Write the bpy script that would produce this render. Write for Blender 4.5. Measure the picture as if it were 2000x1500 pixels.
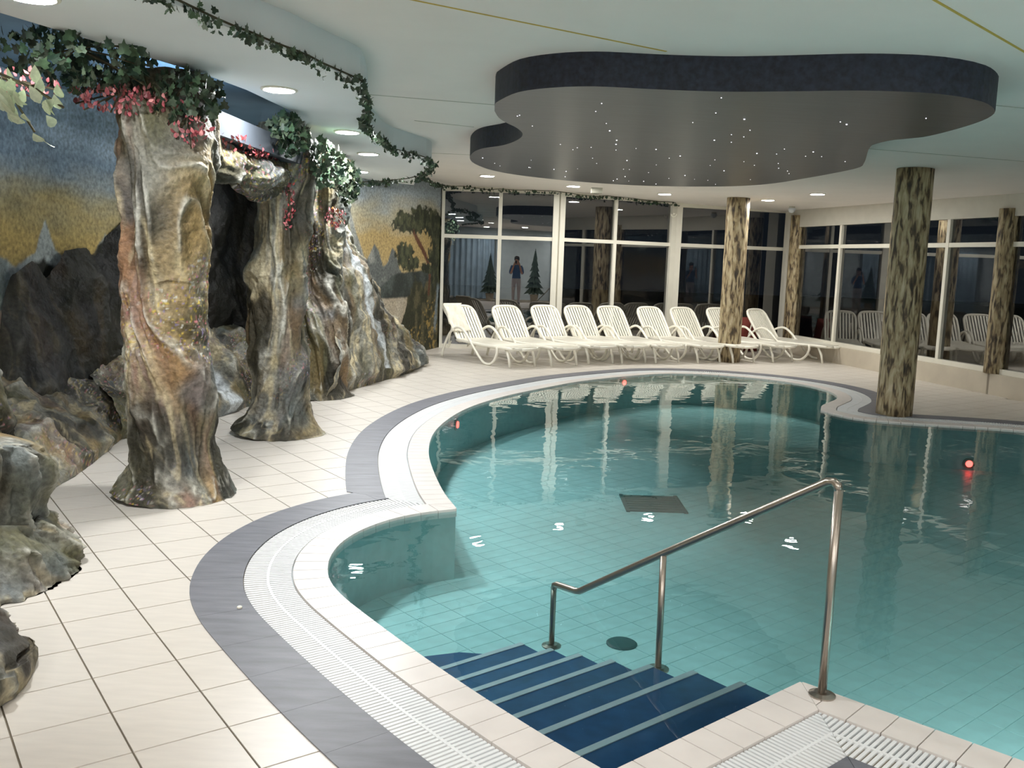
import bpy, math, random
import numpy as np
from mathutils import Matrix, Vector
from mathutils.geometry import tessellate_polygon

# ------------------------------------------------------------------ clear
for o in list(bpy.data.objects): bpy.data.objects.remove(o)
scene = bpy.context.scene
C = scene.collection
random.seed(7); RNG = np.random.RandomState(7)

# ------------------------------------------------------------------ camera
PIT, ROL = math.radians(7.66), math.radians(1.9)
cp, sp, cr, sr = math.cos(PIT), math.sin(PIT), math.cos(ROL), math.sin(ROL)
right = Vector((cr, sr*sp, sr*cp)); up = Vector((-sr, cr*sp, cr*cp)); fw = Vector((0, cp, -sp))
cam_data = bpy.data.cameras.new('camera'); cam = bpy.data.objects.new('camera', cam_data); C.objects.link(cam)
cam.matrix_world = Matrix(((right.x, up.x, -fw.x, 0), (right.y, up.y, -fw.y, 0), (right.z, up.z, -fw.z, 1.6), (0, 0, 0, 1)))
cam_data.sensor_width = 36; cam_data.lens = 1795/2000*36; cam_data.clip_start = .03; cam_data.clip_end = 200
scene.camera = cam

# ------------------------------------------------------------------ world (night) and exposure
w = bpy.data.worlds.new('night'); scene.world = w; w.use_nodes = True
w.node_tree.nodes['Background'].inputs[0].default_value = (.006, .008, .011, 1)
w.node_tree.nodes['Background'].inputs[1].default_value = 1
vs = scene.view_settings
vs.view_transform = 'Standard'; vs.look = 'None'; vs.gamma = 1; vs.use_curve_mapping = False
vs.exposure = -0.2
try:
    scene.cycles.max_bounces = 8; scene.cycles.diffuse_bounces = 4; scene.cycles.glossy_bounces = 4; scene.cycles.transparent_max_bounces = 8
except Exception: pass
LAMP = 400.0        # radiance of a downlight disc

def zc(x): return 2.85-.024*x          # the ceiling falls slightly to the right

# ------------------------------------------------------------------ helpers
def srgb(r, g, b):
    f = lambda c: (c/255/12.92) if c/255 <= .04045 else ((c/255+.055)/1.055)**2.4
    return (f(r), f(g), f(b), 1)
class MB:
    def __init__(s): s.v = []; s.f = []
    def add(s, v, f):
        n = len(s.v); s.v += [tuple(p) for p in v]; s.f += [tuple(i+n for i in q) for q in f]; return s
    def box(s, x0, x1, y0, y1, z0, z1):
        return s.add([(x0,y0,z0),(x1,y0,z0),(x1,y1,z0),(x0,y1,z0),(x0,y0,z1),(x1,y0,z1),(x1,y1,z1),(x0,y1,z1)],
                     [(0,3,2,1),(4,5,6,7),(0,1,5,4),(1,2,6,5),(2,3,7,6),(3,0,4,7)])
    def bar(s, a, b, w, h, upv=(0,0,1)):
        a = Vector(a); b = Vector(b); d = (b-a).normalized(); u = Vector(upv)
        sd = d.cross(u).normalized()*w/2; u2 = sd.cross(d).normalized()*h/2
        v = [p+i*sd+j*u2 for p in (a, b) for i, j in ((-1,-1),(1,-1),(1,1),(-1,1))]
        return s.add(v, [(0,1,2,3),(7,6,5,4),(0,4,5,1),(1,5,6,2),(2,6,7,3),(3,7,4,0)])
    def prism(s, poly, z0, z1):
        n = len(poly); v = [(p[0],p[1],z0) for p in poly]+[(p[0],p[1],z1) for p in poly]
        return s.add(v, [tuple(range(n-1,-1,-1)), tuple(range(n,2*n))]+[(i,(i+1)%n,n+(i+1)%n,n+i) for i in range(n)])
    def tube(s, pts, r, n=10, caps=True):
        pts = [Vector(p) for p in pts]; rr = r if isinstance(r, (list, tuple)) else [r]*len(pts); v = []; f = []
        t0 = (pts[1]-pts[0]).normalized(); u = t0.orthogonal().normalized()
        for i, p in enumerate(pts):
            t = (pts[min(i+1,len(pts)-1)]-pts[max(i-1,0)]).normalized()
            u = (u-u.dot(t)*t).normalized(); k = t.cross(u)
            v += [p+rr[i]*(math.cos(a)*u+math.sin(a)*k) for a in [2*math.pi*j/n for j in range(n)]]
        for i in range(len(pts)-1):
            for j in range(n): f.append((i*n+j, i*n+(j+1)%n, (i+1)*n+(j+1)%n, (i+1)*n+j))
        if caps: f += [tuple(range(n-1,-1,-1)), tuple((len(pts)-1)*n+j for j in range(n))]
        return s.add(v, f)
    def lathe(s, prof, n=24, c=(0,0,0)):
        v = []; f = []
        for r, z in prof: v += [(c[0]+r*math.cos(2*math.pi*j/n), c[1]+r*math.sin(2*math.pi*j/n), c[2]+z) for j in range(n)]
        for i in range(len(prof)-1):
            for j in range(n): f.append((i*n+j, i*n+(j+1)%n, (i+1)*n+(j+1)%n, (i+1)*n+j))
        f += [tuple(range(n-1,-1,-1)), tuple((len(prof)-1)*n+j for j in range(n))]
        return s.add(v, f)
    def mesh(s, name, mat, smooth=False):
        m = bpy.data.meshes.new(name); m.from_pydata(s.v, [], s.f); m.update()
        if mat: m.materials.append(mat)
        if smooth: m.polygons.foreach_set('use_smooth', [True]*len(m.polygons))
        return m
    def obj(s, name, mat, parent=None, smooth=False, **k):
        return link(name, s.mesh(name, mat, smooth), parent, **k)
def link(name, data, parent=None, loc=None, rot=None, **k):
    o = bpy.data.objects.new(name, data); C.objects.link(o)
    if parent: o.parent = parent
    if loc: o.location = loc
    if rot: o.rotation_euler = rot
    return tag(o, **k)
def tag(o, label=None, cat=None, group=None, kind=None):
    if label: o['label'] = label
    if cat: o['category'] = cat
    if group: o['group'] = group
    if kind: o['kind'] = kind
    return o
def thing(name, label, cat, loc=(0,0,0), rz=0, group=None, kind=None):
    return link(name, None, None, loc, (0,0,rz), label=label, cat=cat, group=group, kind=kind)
def copy_tree(o, parent=None):
    c = o.copy(); C.objects.link(c); c.parent = parent
    for ch in list(o.children): copy_tree(ch, c)
    return c
def spline(pts, step=.05):
    P = [np.array(p, float) for p in pts]; P = [2*P[0]-P[1]]+P+[2*P[-1]-P[-2]]; out = []
    for i in range(1, len(P)-2):
        a, b, c, d = P[i-1:i+3]; n = max(2, int(np.linalg.norm(c-b)/step))
        for k in range(n):
            t = k/n; out.append(.5*((2*b)+(-a+c)*t+(2*a-5*b+4*c-d)*t*t+(-a+3*b-3*c+d)*t**3))
    out.append(P[-2]); return np.array(out)

# ---- value noise (numpy)
def _h(ix, iy, iz, seed):
    n = (ix.astype(np.int64)*374761393+iy.astype(np.int64)*668265263+iz.astype(np.int64)*2147483647+seed*1274126177) & 0xffffffff
    n = ((n ^ (n >> 13))*1274126177) & 0xffffffff
    n = ((n ^ (n >> 16))*2246822519) & 0xffffffff
    return ((n ^ (n >> 15)) & 0xffff)/65535.
def noise(p, seed=0):
    i = np.floor(p); f = p-i; f = f*f*(3-2*f); r = 0
    for dx in (0,1):
        for dy in (0,1):
            for dz in (0,1):
                wgt = (f[:,0] if dx else 1-f[:,0])*(f[:,1] if dy else 1-f[:,1])*(f[:,2] if dz else 1-f[:,2])
                r = r+wgt*_h(i[:,0]+dx, i[:,1]+dy, i[:,2]+dz, seed)
    return r
def fbm(p, o=4, seed=0):
    r = 0; a = .5; t = 0
    for k in range(o): r = r+a*noise(p*2**k, seed+k*17); t += a; a *= .5
    return r/t
def ridged(p, o=3, seed=0):
    r = 0; a = .5; t = 0
    for k in range(o): r = r+a*(1-np.abs(2*noise(p*2**k, seed+k*13)-1)); t += a; a *= .5
    return r/t
def sstep(a, b, x): t = np.clip((x-a)/(b-a), 0, 1); return t*t*(3-2*t)
def rgb(r, g, b): return np.array(srgb(r, g, b)[:3])
def mix(c, d, t): return c*(1-t[:,None])+d*t[:,None]

# ------------------------------------------------------------------ materials
def new_mat(name):
    m = bpy.data.materials.new(name); m.use_nodes = True; nt = m.node_tree
    return m, nt, nt.nodes['Principled BSDF']
def N(nt, t, **k):
    n = nt.nodes.new(t)
    for a, b in k.items(): setattr(n, a, b)
    return n
def L(nt, a, b): nt.links.new(a, b)
def plain(name, col, rough=.5, metal=0., spec=.5, var=.06, scale=6, bump=0., bscale=80, stretch=(1,1,1)):
    m, nt, b = new_mat(name)
    tc = N(nt, 'ShaderNodeTexCoord'); mp = N(nt, 'ShaderNodeMapping'); mp.inputs['Scale'].default_value = stretch
    L(nt, tc.outputs['Object'], mp.inputs['Vector'])
    nz = N(nt, 'ShaderNodeTexNoise'); nz.inputs['Scale'].default_value = scale; nz.inputs['Detail'].default_value = 5
    L(nt, mp.outputs[0], nz.inputs['Vector'])
    rp = N(nt, 'ShaderNodeValToRGB'); e = rp.color_ramp.elements
    e[0].position = .3; e[1].position = .7
    e[0].color = tuple(c*(1-var*2) for c in col[:3])+(1,); e[1].color = tuple(min(1,c*(1+var)) for c in col[:3])+(1,)
    L(nt, nz.outputs[0], rp.inputs[0]); L(nt, rp.outputs[0], b.inputs['Base Color'])
    b.inputs['Roughness'].default_value = rough; b.inputs['Metallic'].default_value = metal; b.inputs['Specular IOR Level'].default_value = spec
    if bump:
        n2 = N(nt, 'ShaderNodeTexNoise'); n2.inputs['Scale'].default_value = bscale; n2.inputs['Detail'].default_value = 4
        L(nt, mp.outputs[0], n2.inputs['Vector'])
        bp = N(nt, 'ShaderNodeBump'); bp.inputs['Strength'].default_value = bump; bp.inputs['Distance'].default_value = .01
        L(nt, n2.outputs[0], bp.inputs['Height']); L(nt, bp.outputs[0], b.inputs['Normal'])
    return m
def emit(name, col, s):
    m = bpy.data.materials.new(name); m.use_nodes = True; nt = m.node_tree; nt.nodes.clear()
    e = N(nt, 'ShaderNodeEmission'); o = N(nt, 'ShaderNodeOutputMaterial'); e.inputs[0].default_value = col; e.inputs[1].default_value = s
    L(nt, e.outputs[0], o.inputs[0]); return m
def painted(name, rough=.65, bump=.4, bscale=45, spec=.35):
    m, nt, b = new_mat(name)
    at = N(nt, 'ShaderNodeVertexColor'); at.layer_name = 'paint'
    tc = N(nt, 'ShaderNodeTexCoord'); nz = N(nt, 'ShaderNodeTexNoise'); nz.inputs['Scale'].default_value = bscale; nz.inputs['Detail'].default_value = 6
    L(nt, tc.outputs['Object'], nz.inputs['Vector'])
    mr = N(nt, 'ShaderNodeMapRange'); mr.inputs['From Min'].default_value = .3; mr.inputs['From Max'].default_value = .7
    mr.inputs['To Min'].default_value = .62; mr.inputs['To Max'].default_value = 1.3
    L(nt, nz.outputs[0], mr.inputs[0])
    mx = N(nt, 'ShaderNodeVectorMath', operation='SCALE'); L(nt, at.outputs[0], mx.inputs[0]); L(nt, mr.outputs[0], mx.inputs['Scale'])
    L(nt, mx.outputs[0], b.inputs['Base Color']); b.inputs['Roughness'].default_value = rough; b.inputs['Specular IOR Level'].default_value = spec
    if bump:
        bp = N(nt, 'ShaderNodeBump'); bp.inputs['Strength'].default_value = bump; bp.inputs['Distance'].default_value = .012
        L(nt, nz.outputs[0], bp.inputs['Height']); L(nt, bp.outputs[0], b.inputs['Normal'])
    return m
def glazed(name, tint, ior, bump=0., bscale=3., rough=0.0, gloss=(1,1,1,1), dist=.02):
    """clear sheet: passes tinted light straight through and mirrors by Fresnel"""
    m = bpy.data.materials.new(name); m.use_nodes = True; nt = m.node_tree; nt.nodes.clear()
    o = N(nt, 'ShaderNodeOutputMaterial'); t = N(nt, 'ShaderNodeBsdfTransparent'); g = N(nt, 'ShaderNodeBsdfGlossy'); f = N(nt, 'ShaderNodeFresnel'); mx = N(nt, 'ShaderNodeMixShader')
    t.inputs[0].default_value = tint; g.inputs[0].default_value = gloss; g.inputs['Roughness'].default_value = rough; f.inputs[0].default_value = ior
    if bump:
        tc = N(nt, 'ShaderNodeTexCoord'); mp = N(nt, 'ShaderNodeMapping'); mp.inputs['Scale'].default_value = (1, 1.0, 1)
        L(nt, tc.outputs['Object'], mp.inputs[0])
        nz = N(nt, 'ShaderNodeTexNoise'); nz.inputs['Scale'].default_value = bscale; nz.inputs['Detail'].default_value = 2.5; nz.inputs['Distortion'].default_value = .3
        L(nt, mp.outputs[0], nz.inputs['Vector'])
        bp = N(nt, 'ShaderNodeBump'); bp.inputs['Strength'].default_value = bump; bp.inputs['Distance'].default_value = dist
        L(nt, nz.outputs[0], bp.inputs['Height']); L(nt, bp.outputs[0], g.inputs['Normal']); L(nt, bp.outputs[0], f.inputs['Normal'])
    L(nt, f.outputs[0], mx.inputs[0]); L(nt, t.outputs[0], mx.inputs[1]); L(nt, g.outputs[0], mx.inputs[2]); L(nt, mx.outputs[0], o.inputs[0])
    return m
def bark(name):
    m, nt, b = new_mat(name)
    tc = N(nt, 'ShaderNodeTexCoord'); mp = N(nt, 'ShaderNodeMapping'); mp.inputs['Scale'].default_value = (23, 23, 5.0)
    L(nt, tc.outputs['Object'], mp.inputs[0])
    nz = N(nt, 'ShaderNodeTexNoise'); nz.inputs['Scale'].default_value = 1.0; nz.inputs['Detail'].default_value = 3; nz.inputs['Distortion'].default_value = .5
    L(nt, mp.outputs[0], nz.inputs['Vector'])
    rp = N(nt, 'ShaderNodeValToRGB'); rp.color_ramp.elements[0].position = .30; rp.color_ramp.elements[1].position = .70
    rp.color_ramp.elements[0].color = srgb(48, 40, 32); rp.color_ramp.elements[1].color = srgb(198, 184, 154)
    e = rp.color_ramp.elements.new(.41); e.color = srgb(88, 74, 54); e = rp.color_ramp.elements.new(.47); e.color = srgb(142, 124, 92); e = rp.color_ramp.elements.new(.56); e.color = srgb(172, 156, 122)
    L(nt, nz.outputs[0], rp.inputs[0])
    n2 = N(nt, 'ShaderNodeTexNoise'); n2.inputs['Scale'].default_value = 2.2; L(nt, mp.outputs[0], n2.inputs['Vector'])
    mx = N(nt, 'ShaderNodeMixRGB', blend_type='MULTIPLY'); mx.inputs[0].default_value = .12
    L(nt, rp.outputs[0], mx.inputs[1]); L(nt, n2.outputs[1], mx.inputs[2]); L(nt, mx.outputs[0], b.inputs['Base Color'])
    b.inputs['Roughness'].default_value = .6
    bp = N(nt, 'ShaderNodeBump'); bp.inputs['Strength'].default_value = .5; bp.inputs['Distance'].default_value = .01
    L(nt, nz.outputs[0], bp.inputs['Height']); L(nt, bp.outputs[0], b.inputs['Normal'])
    return m
M = dict(
    tile=plain('floor_tile_glaze', srgb(214,207,197), .32, var=.035, scale=5, stretch=(1,6,1), bump=.05),
    grout=plain('floor_grout', srgb(140,130,112), .8),
    border=plain('slate_border', srgb(112,113,120), .45, var=.13, scale=4, stretch=(1,5,1), bump=.1),
    coping=plain('coping_tile', srgb(228,221,215), .35, var=.03),
    channel=plain('gutter_channel', srgb(186,191,194), .6),
    grate=plain('white_grate', srgb(232,234,234), .4, var=.02),
    pooltile=plain('pool_tile', srgb(186,226,226), .4, var=.05, scale=9),
    poolgrout=plain('pool_grout', srgb(160,210,208), .7),
    poolwall=plain('pool_wall_tile', srgb(156,194,192), .4, var=.05, scale=14),
    steptile=plain('step_tile', srgb(44,84,128), .4, var=.12, scale=12),
    nosing=plain('step_nosing', srgb(196,206,212), .5),
    steel=plain('brushed_steel', srgb(168,160,150), .3, metal=1.0, var=.03),
    ceiling=plain('ceiling_paint', srgb(232,226,220), .85, var=.015, scale=2, bump=.05, bscale=300),
    soffit=plain('soffit_paint', srgb(224,228,230), .8, var=.015, scale=2),
    beam=plain('beam_paint', srgb(56,62,70), .8, var=.04),
    wallpaint=plain('wall_paint', srgb(200,196,184), .7, var=.03),
    nichepaint=plain('niche_paint', srgb(120,150,176), .8, var=.06, scale=2),
    backwall=plain('back_wall_paint', srgb(190,203,206), .7, var=.04),
    curtain=plain('curtain_cloth', srgb(150,172,186), .9, var=.08, scale=3),
    frame=plain('white_frame', srgb(226,222,208), .45, var=.02),
    lowwall=plain('bench_tile', srgb(196,186,168), .4, var=.04, scale=4),
    skyrim=plain('star_panel_rim', srgb(38,42,58), .6, var=.3, scale=30),
    skyface=plain('star_panel_face', srgb(74,76,82), .34, metal=.55, var=.12, scale=2, stretch=(1,14,1)),
    yellow=plain('yellow_tape', srgb(196,168,78), .7),
    joint=plain('ceiling_joint', srgb(176,174,160), .8),
    plastic=plain('white_plastic', srgb(240,236,222), .35, var=.02),
    towel=plain('towel_cloth', srgb(232,226,210), .95, var=.05, scale=20, bump=.4, bscale=60),
    red=plain('red_cloth', srgb(116,48,38), .8),
    darkgrate=plain('pool_floor_grille', srgb(58,96,96), .5),
    black=plain('black_plastic', srgb(30,30,32), .4),
    stem=plain('vine_stem', srgb(64,58,38), .8),
    rock=painted('painted_rock', .6, .9, 38),
    mural=painted('mural_paint', .75, .15, 30, .25),
    leafcol=painted('leaf_paint', .5, 0, 25, .4),
    bark=bark('painted_bark'),
    water=glazed('pool_water', (.82,.955,.96,1), 1.33, bump=.22, bscale=2.6),
    glass=glazed('window_glass', (.85,.88,.88,1), 2.4),
    lamp=emit('downlight_glow', (1.0,.985,.945,1), LAMP),
    lampdim=emit('near_downlight_glow', (1.0,.965,.95,1), 55.),
    lampback=emit('rear_downlight_glow', (1.0,.975,.955,1), 900.),
    lampsoffit=emit('soffit_downlight_glow', (.97,.99,1.0,1), 700.),
    lampcool=emit('cool_spot_glow', (.60,.80,1.0,1), 420.),
    poolfill=emit('added_pool_fill', (.95,1,1,1), 200.),  # glow of the added, unseen basin lamps
    star=emit('star_glow', (.95,.93,1,1), 3.),
    redlamp=emit('red_pool_lamp', (1,.05,.04,1), 14.),
    needles=plain('conifer_needles', srgb(52,70,58), .8, var=.2, scale=20),
    night=plain('night_ground', srgb(38,42,36), .9),
)

# ------------------------------------------------------------------ pool outline (counter-clockwise, deck on the right of travel)
P0 = (.345,2.715); P1 = (1.17,3.41); K2 = (3.58,10.5); K1 = (-.335,5.76); PR = (3.36,1.34)
S5 = spline([P0, P1], .1)
S4 = spline([P1, PR], .1)
S3 = spline([PR, (5,1.1), (6.6,2.6), (7.3,5), (7.2,7.4), (6.5,9.05), (5.41,9.56), (4.93,9.69), (4.38,9.79), (3.95,9.92), (3.72,10.14), K2], .06)
S2 = spline([K2, (3.72,10.87), (3.93,11.2), (4.13,11.54), (4.24,11.95), (4.24,12.4), (4.1,12.85), (3.77,13.28), (3.32,13.56), (2.82,13.70), (2.30,13.62), (1.80,13.28), (.97,12.45), (.46,11.70),
             (0,10.94), (-.3,10.3), (-.5,9.72), (-.63,9.1), (-.7,8.5), (-.71,7.98), (-.67,7.40), (-.58,6.81), (-.455,6.19), K1], .06)
S1 = spline([K1, (-.52,5.66), (-.70,5.50), (-.845,5.27), (-.925,5.02), (-.945,4.78), (-.925,4.57), (-.87,4.36), (-.77,4.16), (-.63,3.95), (-.46,3.71), (-.28,3.465), (-.11,3.245), (.04,3.06), (.18,2.895), P0], .05)
SEGS = [S5, S4, S3, S2, S1]
POOL = np.vstack([s[:-1] for s in SEGS])
class Seg:
    def __init__(s, p):
        s.p = p; d = np.diff(p, axis=0); s.l = np.hypot(d[:,0], d[:,1]); s.c = np.concatenate([[0], np.cumsum(s.l)]); s.L = s.c[-1]
        t = d/s.l[:,None]; tt = np.vstack([t[:1], (t[1:]+t[:-1])/2, t[-1:]]); s.t = tt/np.hypot(tt[:,0], tt[:,1])[:,None]
        s.n = np.stack([s.t[:,1], -s.t[:,0]], 1); s.clips = []
    def at(s, u, d):
        x = np.array([np.interp(u, s.c, s.p[:,k]) for k in (0,1)]); n = np.array([np.interp(u, s.c, s.n[:,k]) for k in (0,1)])
        return x+d*n/np.hypot(*n)
SG = [Seg(s) for s in SEGS]
for a, b in ((0,1), (2,3), (3,4)):       # mitred joints at the corners that jut into the pool
    K = SG[a].p[-1]; bis = SG[a].n[-1]+SG[b].n[0]; bis /= np.hypot(*bis)
    cr2 = lambda q: bis[0]*q[1]-bis[1]*q[0]
    SG[a].clips.append((K, bis, np.sign(cr2(-SG[a].t[-1])))); SG[b].clips.append((K, bis, np.sign(cr2(SG[b].t[0]))))
def clip(poly, K, b, sg):
    if np.hypot(*(np.mean(poly, axis=0)-K)) > 1.6: return poly
    out = []; f = lambda q: sg*(b[0]*(q[1]-K[1])-b[1]*(q[0]-K[0]))-.001
    for i in range(len(poly)):
        p, q = poly[i], poly[(i+1) % len(poly)]; fp, fq = f(p), f(q)
        if fp >= 0: out.append(p)
        if (fp >= 0) != (fq >= 0): out.append(p+(q-p)*fp/(fp-fq))
    return out
def piece(sg, u0, u1, d0, d1, n=2):
    us = np.linspace(u0, u1, n)
    poly = [sg.at(u, d0) for u in us]+[sg.at(u, d1) for u in us[::-1]]
    for c in sg.clips:
        poly = clip(poly, *c)
        if len(poly) < 3: return None
    return poly[::-1]
def inside(pts, poly):
    x, y = pts[:,0], pts[:,1]; r = np.zeros(len(pts), bool); n = len(poly)
    for i in range(n):
        a, b = poly[i], poly[(i+1) % n]
        cnd = (a[1] > y) != (b[1] > y)
        with np.errstate(divide='ignore', invalid='ignore'): xx = (b[0]-a[0])*(y-a[1])/(b[1]-a[1])+a[0]
        r ^= cnd & (x < xx)
    return r
def pdist(pts, poly): return np.array([np.min(np.hypot(poly[:,0]-p[0], poly[:,1]-p[1])) for p in pts])
CW, GW, BW = .17, .235, .245            # coping, grate and border widths

# ------------------------------------------------------------------ floor
X0, X1, Y0, Y1 = -4.6, 12.5, -5.0, 18.6
hole = []
for sg in SG:
    for u in np.arange(0, sg.L, .12):
        q = sg.at(u, .3)
        hole.append(q)
hole = np.array(hole); dd = pdist(hole, POOL); hole = hole[(dd > .27)]
outer = [(X0,Y0), (11.34,Y0), (6.75,11.85), (5.32,17.9), (5.43,18.54), (2.99,17.74), (.73,16.6), (-1.34,16.6), (X0,17.2)]
def holed(outer, hole, z):
    vo = [Vector((p[0],p[1],0)) for p in outer]; vh = [Vector((p[0],p[1],0)) for p in hole]
    tr = tessellate_polygon([vo, vh]); v = [(p.x,p.y,z) for p in vo+vh]
    mb = MB(); fs = []
    for t in tr:
        a, b, c = [v[i] for i in t]
        fs.append(t if (b[0]-a[0])*(c[1]-a[1])-(b[1]-a[1])*(c[0]-a[0]) > 0 else t[::-1])
    return mb.add(v, fs)
floor = holed(outer, hole, -.008).obj('floor', M['grout'], None, kind='structure', label='pale stone tiled deck around the indoor pool')
T = .307; ang = math.radians(35.7); ex = np.array([math.cos(ang), math.sin(ang)]); ey = np.array([-ex[1], ex[0]]); A0 = np.array([-1.89,3.75])
cent = np.array([A0+(i+.5)*T*ex+(j+.5)*T*ey for i in range(-40,60) for j in range(-45,62)])
cent = cent[(cent[:,0] > X0+.2) & (cent[:,0] < 9.5) & (cent[:,1] > -2.5) & (cent[:,1] < 18.2)]
cent = cent[inside(cent, np.array(outer))]; cent = cent[~inside(cent, POOL)]; cent = cent[pdist(cent, POOL) > .43]
hw = T/2-.0035
def tile_quad(mb, c, z, h, e1, e2, a, b):
    q = [c-a*e1-b*e2, c+a*e1-b*e2, c+a*e1+b*e2, c-a*e1+b*e2]; mb.prism(q, z-h, z)
# what the camera can see, nearest first
def infront(c):
    return (np.abs(c[:,0]) < c[:,1]*.60) & (c[:,1] > 2.2)
vis = infront(cent); order = np.argsort(np.hypot(cent[:,0], cent[:,1])+100*(~vis)); near = order[:300]; rest = order[300:]
def cut_tile(c):
    q = [c-hw*ex-hw*ey, c+hw*ex-hw*ey, c+hw*ex+hw*ey, c-hw*ex+hw*ey]; cut = False
    for sg in SG:
        dv = sg.p-c; k = np.argmin(np.hypot(dv[:,0], dv[:,1]))
        if np.hypot(*dv[k]) < .95:
            nn = sg.n[k]; K = sg.p[k]+(CW+GW+BW-.03)*nn; out = []; f = lambda p: (p-K)@nn
            if (c-sg.p[k])@nn < -.05: continue
            for i in range(len(q)):
                a, b = q[i], q[(i+1) % len(q)]; fa, fb = f(a), f(b)
                if fa >= 0: out.append(a)
                if (fa >= 0) != (fb >= 0): out.append(a+(b-a)*fa/(fa-fb)); cut = True
            q = out
            if len(q) < 3: return None, True
    return q, cut
mb = MB(); tile_quad(mb, np.zeros(2), 0, .006, ex, ey, hw, hw); tm = mb.mesh('floor_tile', M['tile'])
for i in near:
    q, cut = cut_tile(cent[i])
    if q is None: continue
    if not cut: link('floor_tile', tm, floor, (cent[i,0], cent[i,1], 0))
    else: MB().prism([p-cent[i] for p in q], -.006, 0).obj('floor_tile', M['tile'], floor, loc=(cent[i,0], cent[i,1], 0))
mb = MB()
for i in rest:
    q, cut = cut_tile(cent[i])
    if q is not None: mb.prism(q, -.006, 0)
mb.obj('far_floor_tiles', M['tile'], floor, kind='stuff')

# ------------------------------------------------------------------ pool
pool = thing('swimming_pool', 'free-form indoor swimming pool with white overflow rim and slate border', 'pool')
cop = thing('coping', None, None); cop.parent = pool
bor = thing('border', None, None); bor.parent = pool
for sg in SG:
    n = max(1, round(sg.L/.125)); st = sg.L/n
    for k in range(n):
        q = piece(sg, k*st+.0022, (k+1)*st-.0022, -.006, CW-.005, 3)
        if q is not None: MB().prism(q, -.05, .004).obj('coping_stone', M['coping'], cop)
    n = max(1, round(sg.L/.32)); st = sg.L/n
    for k in range(n):
        q = piece(sg, k*st+.0006, (k+1)*st-.0006, CW+GW, CW+GW+BW, 7)
        if q is not None: MB().prism(q, -.02, .005).obj('border_tile', M['border'], bor)
gr = MB(); ch = MB(); spn = MB()
for sg in SG:
    n = int(sg.L/.021)
    for k in range(n):
        u = (k+.5)*sg.L/n
        q = piece(sg, u-.0063, u+.0063, CW+.004, CW+GW-.004)
        if q is not None: gr.prism(q, -.012, .0)
    n = int(sg.L/.15)+1
    for k in range(n):
        u0, u1 = k*sg.L/n, (k+1)*sg.L/n
        q = piece(sg, u0, u1, CW-.01, CW+GW+.02, 4)
        if q is not None: ch.prism(q, -.05, -.02)
        q = piece(sg, u0, u1, CW+GW/2-.006, CW+GW/2+.006, 4)
        if q is not None: spn.prism(q, -.012, .0015)
g = gr.obj('overflow_grate', M['grate'], pool, kind='stuff'); spn.obj('grate_spine', M['grate'], g); ch.obj('gutter_channel', M['channel'], pool)
# basin
ZF = -.47
mb = MB(); n = len(POOL)
mb.add([(p[0],p[1],-.045) for p in POOL]+[(p[0],p[1],ZF-.05) for p in POOL], [(i,(i+1)%n,n+(i+1)%n,n+i) for i in range(n)])
mb.obj('basin_wall', M['poolwall'], pool)
basin = MB().prism([(-1.6,1.0),(8,1.0),(8,14.5),(-1.6,14.5)], ZF-.05, ZF-.004).obj('basin_floor', M['poolgrout'], pool)
a2 = math.radians(39.6); fx = np.array([math.cos(a2), math.sin(a2)]); fy = np.array([-fx[1], fx[0]])
tc = np.array([np.array([1.2,3.4])+(i+.5)*.25*fx+(j+.5)*.125*fy for i in range(-40,55) for j in range(-60,110)])
tc = tc[(tc[:,0] > -1.5) & (tc[:,0] < 7.8) & (tc[:,1] > 1.1) & (tc[:,1] < 14.4)]
tc = tc[inside(tc, POOL) | (pdist(tc, POOL) < .2)]
order = np.argsort(np.hypot(tc[:,0], tc[:,1])+100*((~infront(tc)) | (tc[:,1] < 3.6) | (tc[:,1]-4.9 < -.9*tc[:,0]-.6)))
mb = MB(); tile_quad(mb, np.zeros(2), 0, .006, fx, fy, .123, .0605); tm = mb.mesh('basin_tile', M['pooltile'])
for i in order[:300]: link('basin_tile', tm, basin, (tc[i,0], tc[i,1], ZF))
mb = MB()
for i in order[300:]: tile_quad(mb, tc[i], ZF, .006, fx, fy, .123, .0605)
mb.obj('far_basin_tiles', M['pooltile'], basin, kind='stuff')
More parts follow.
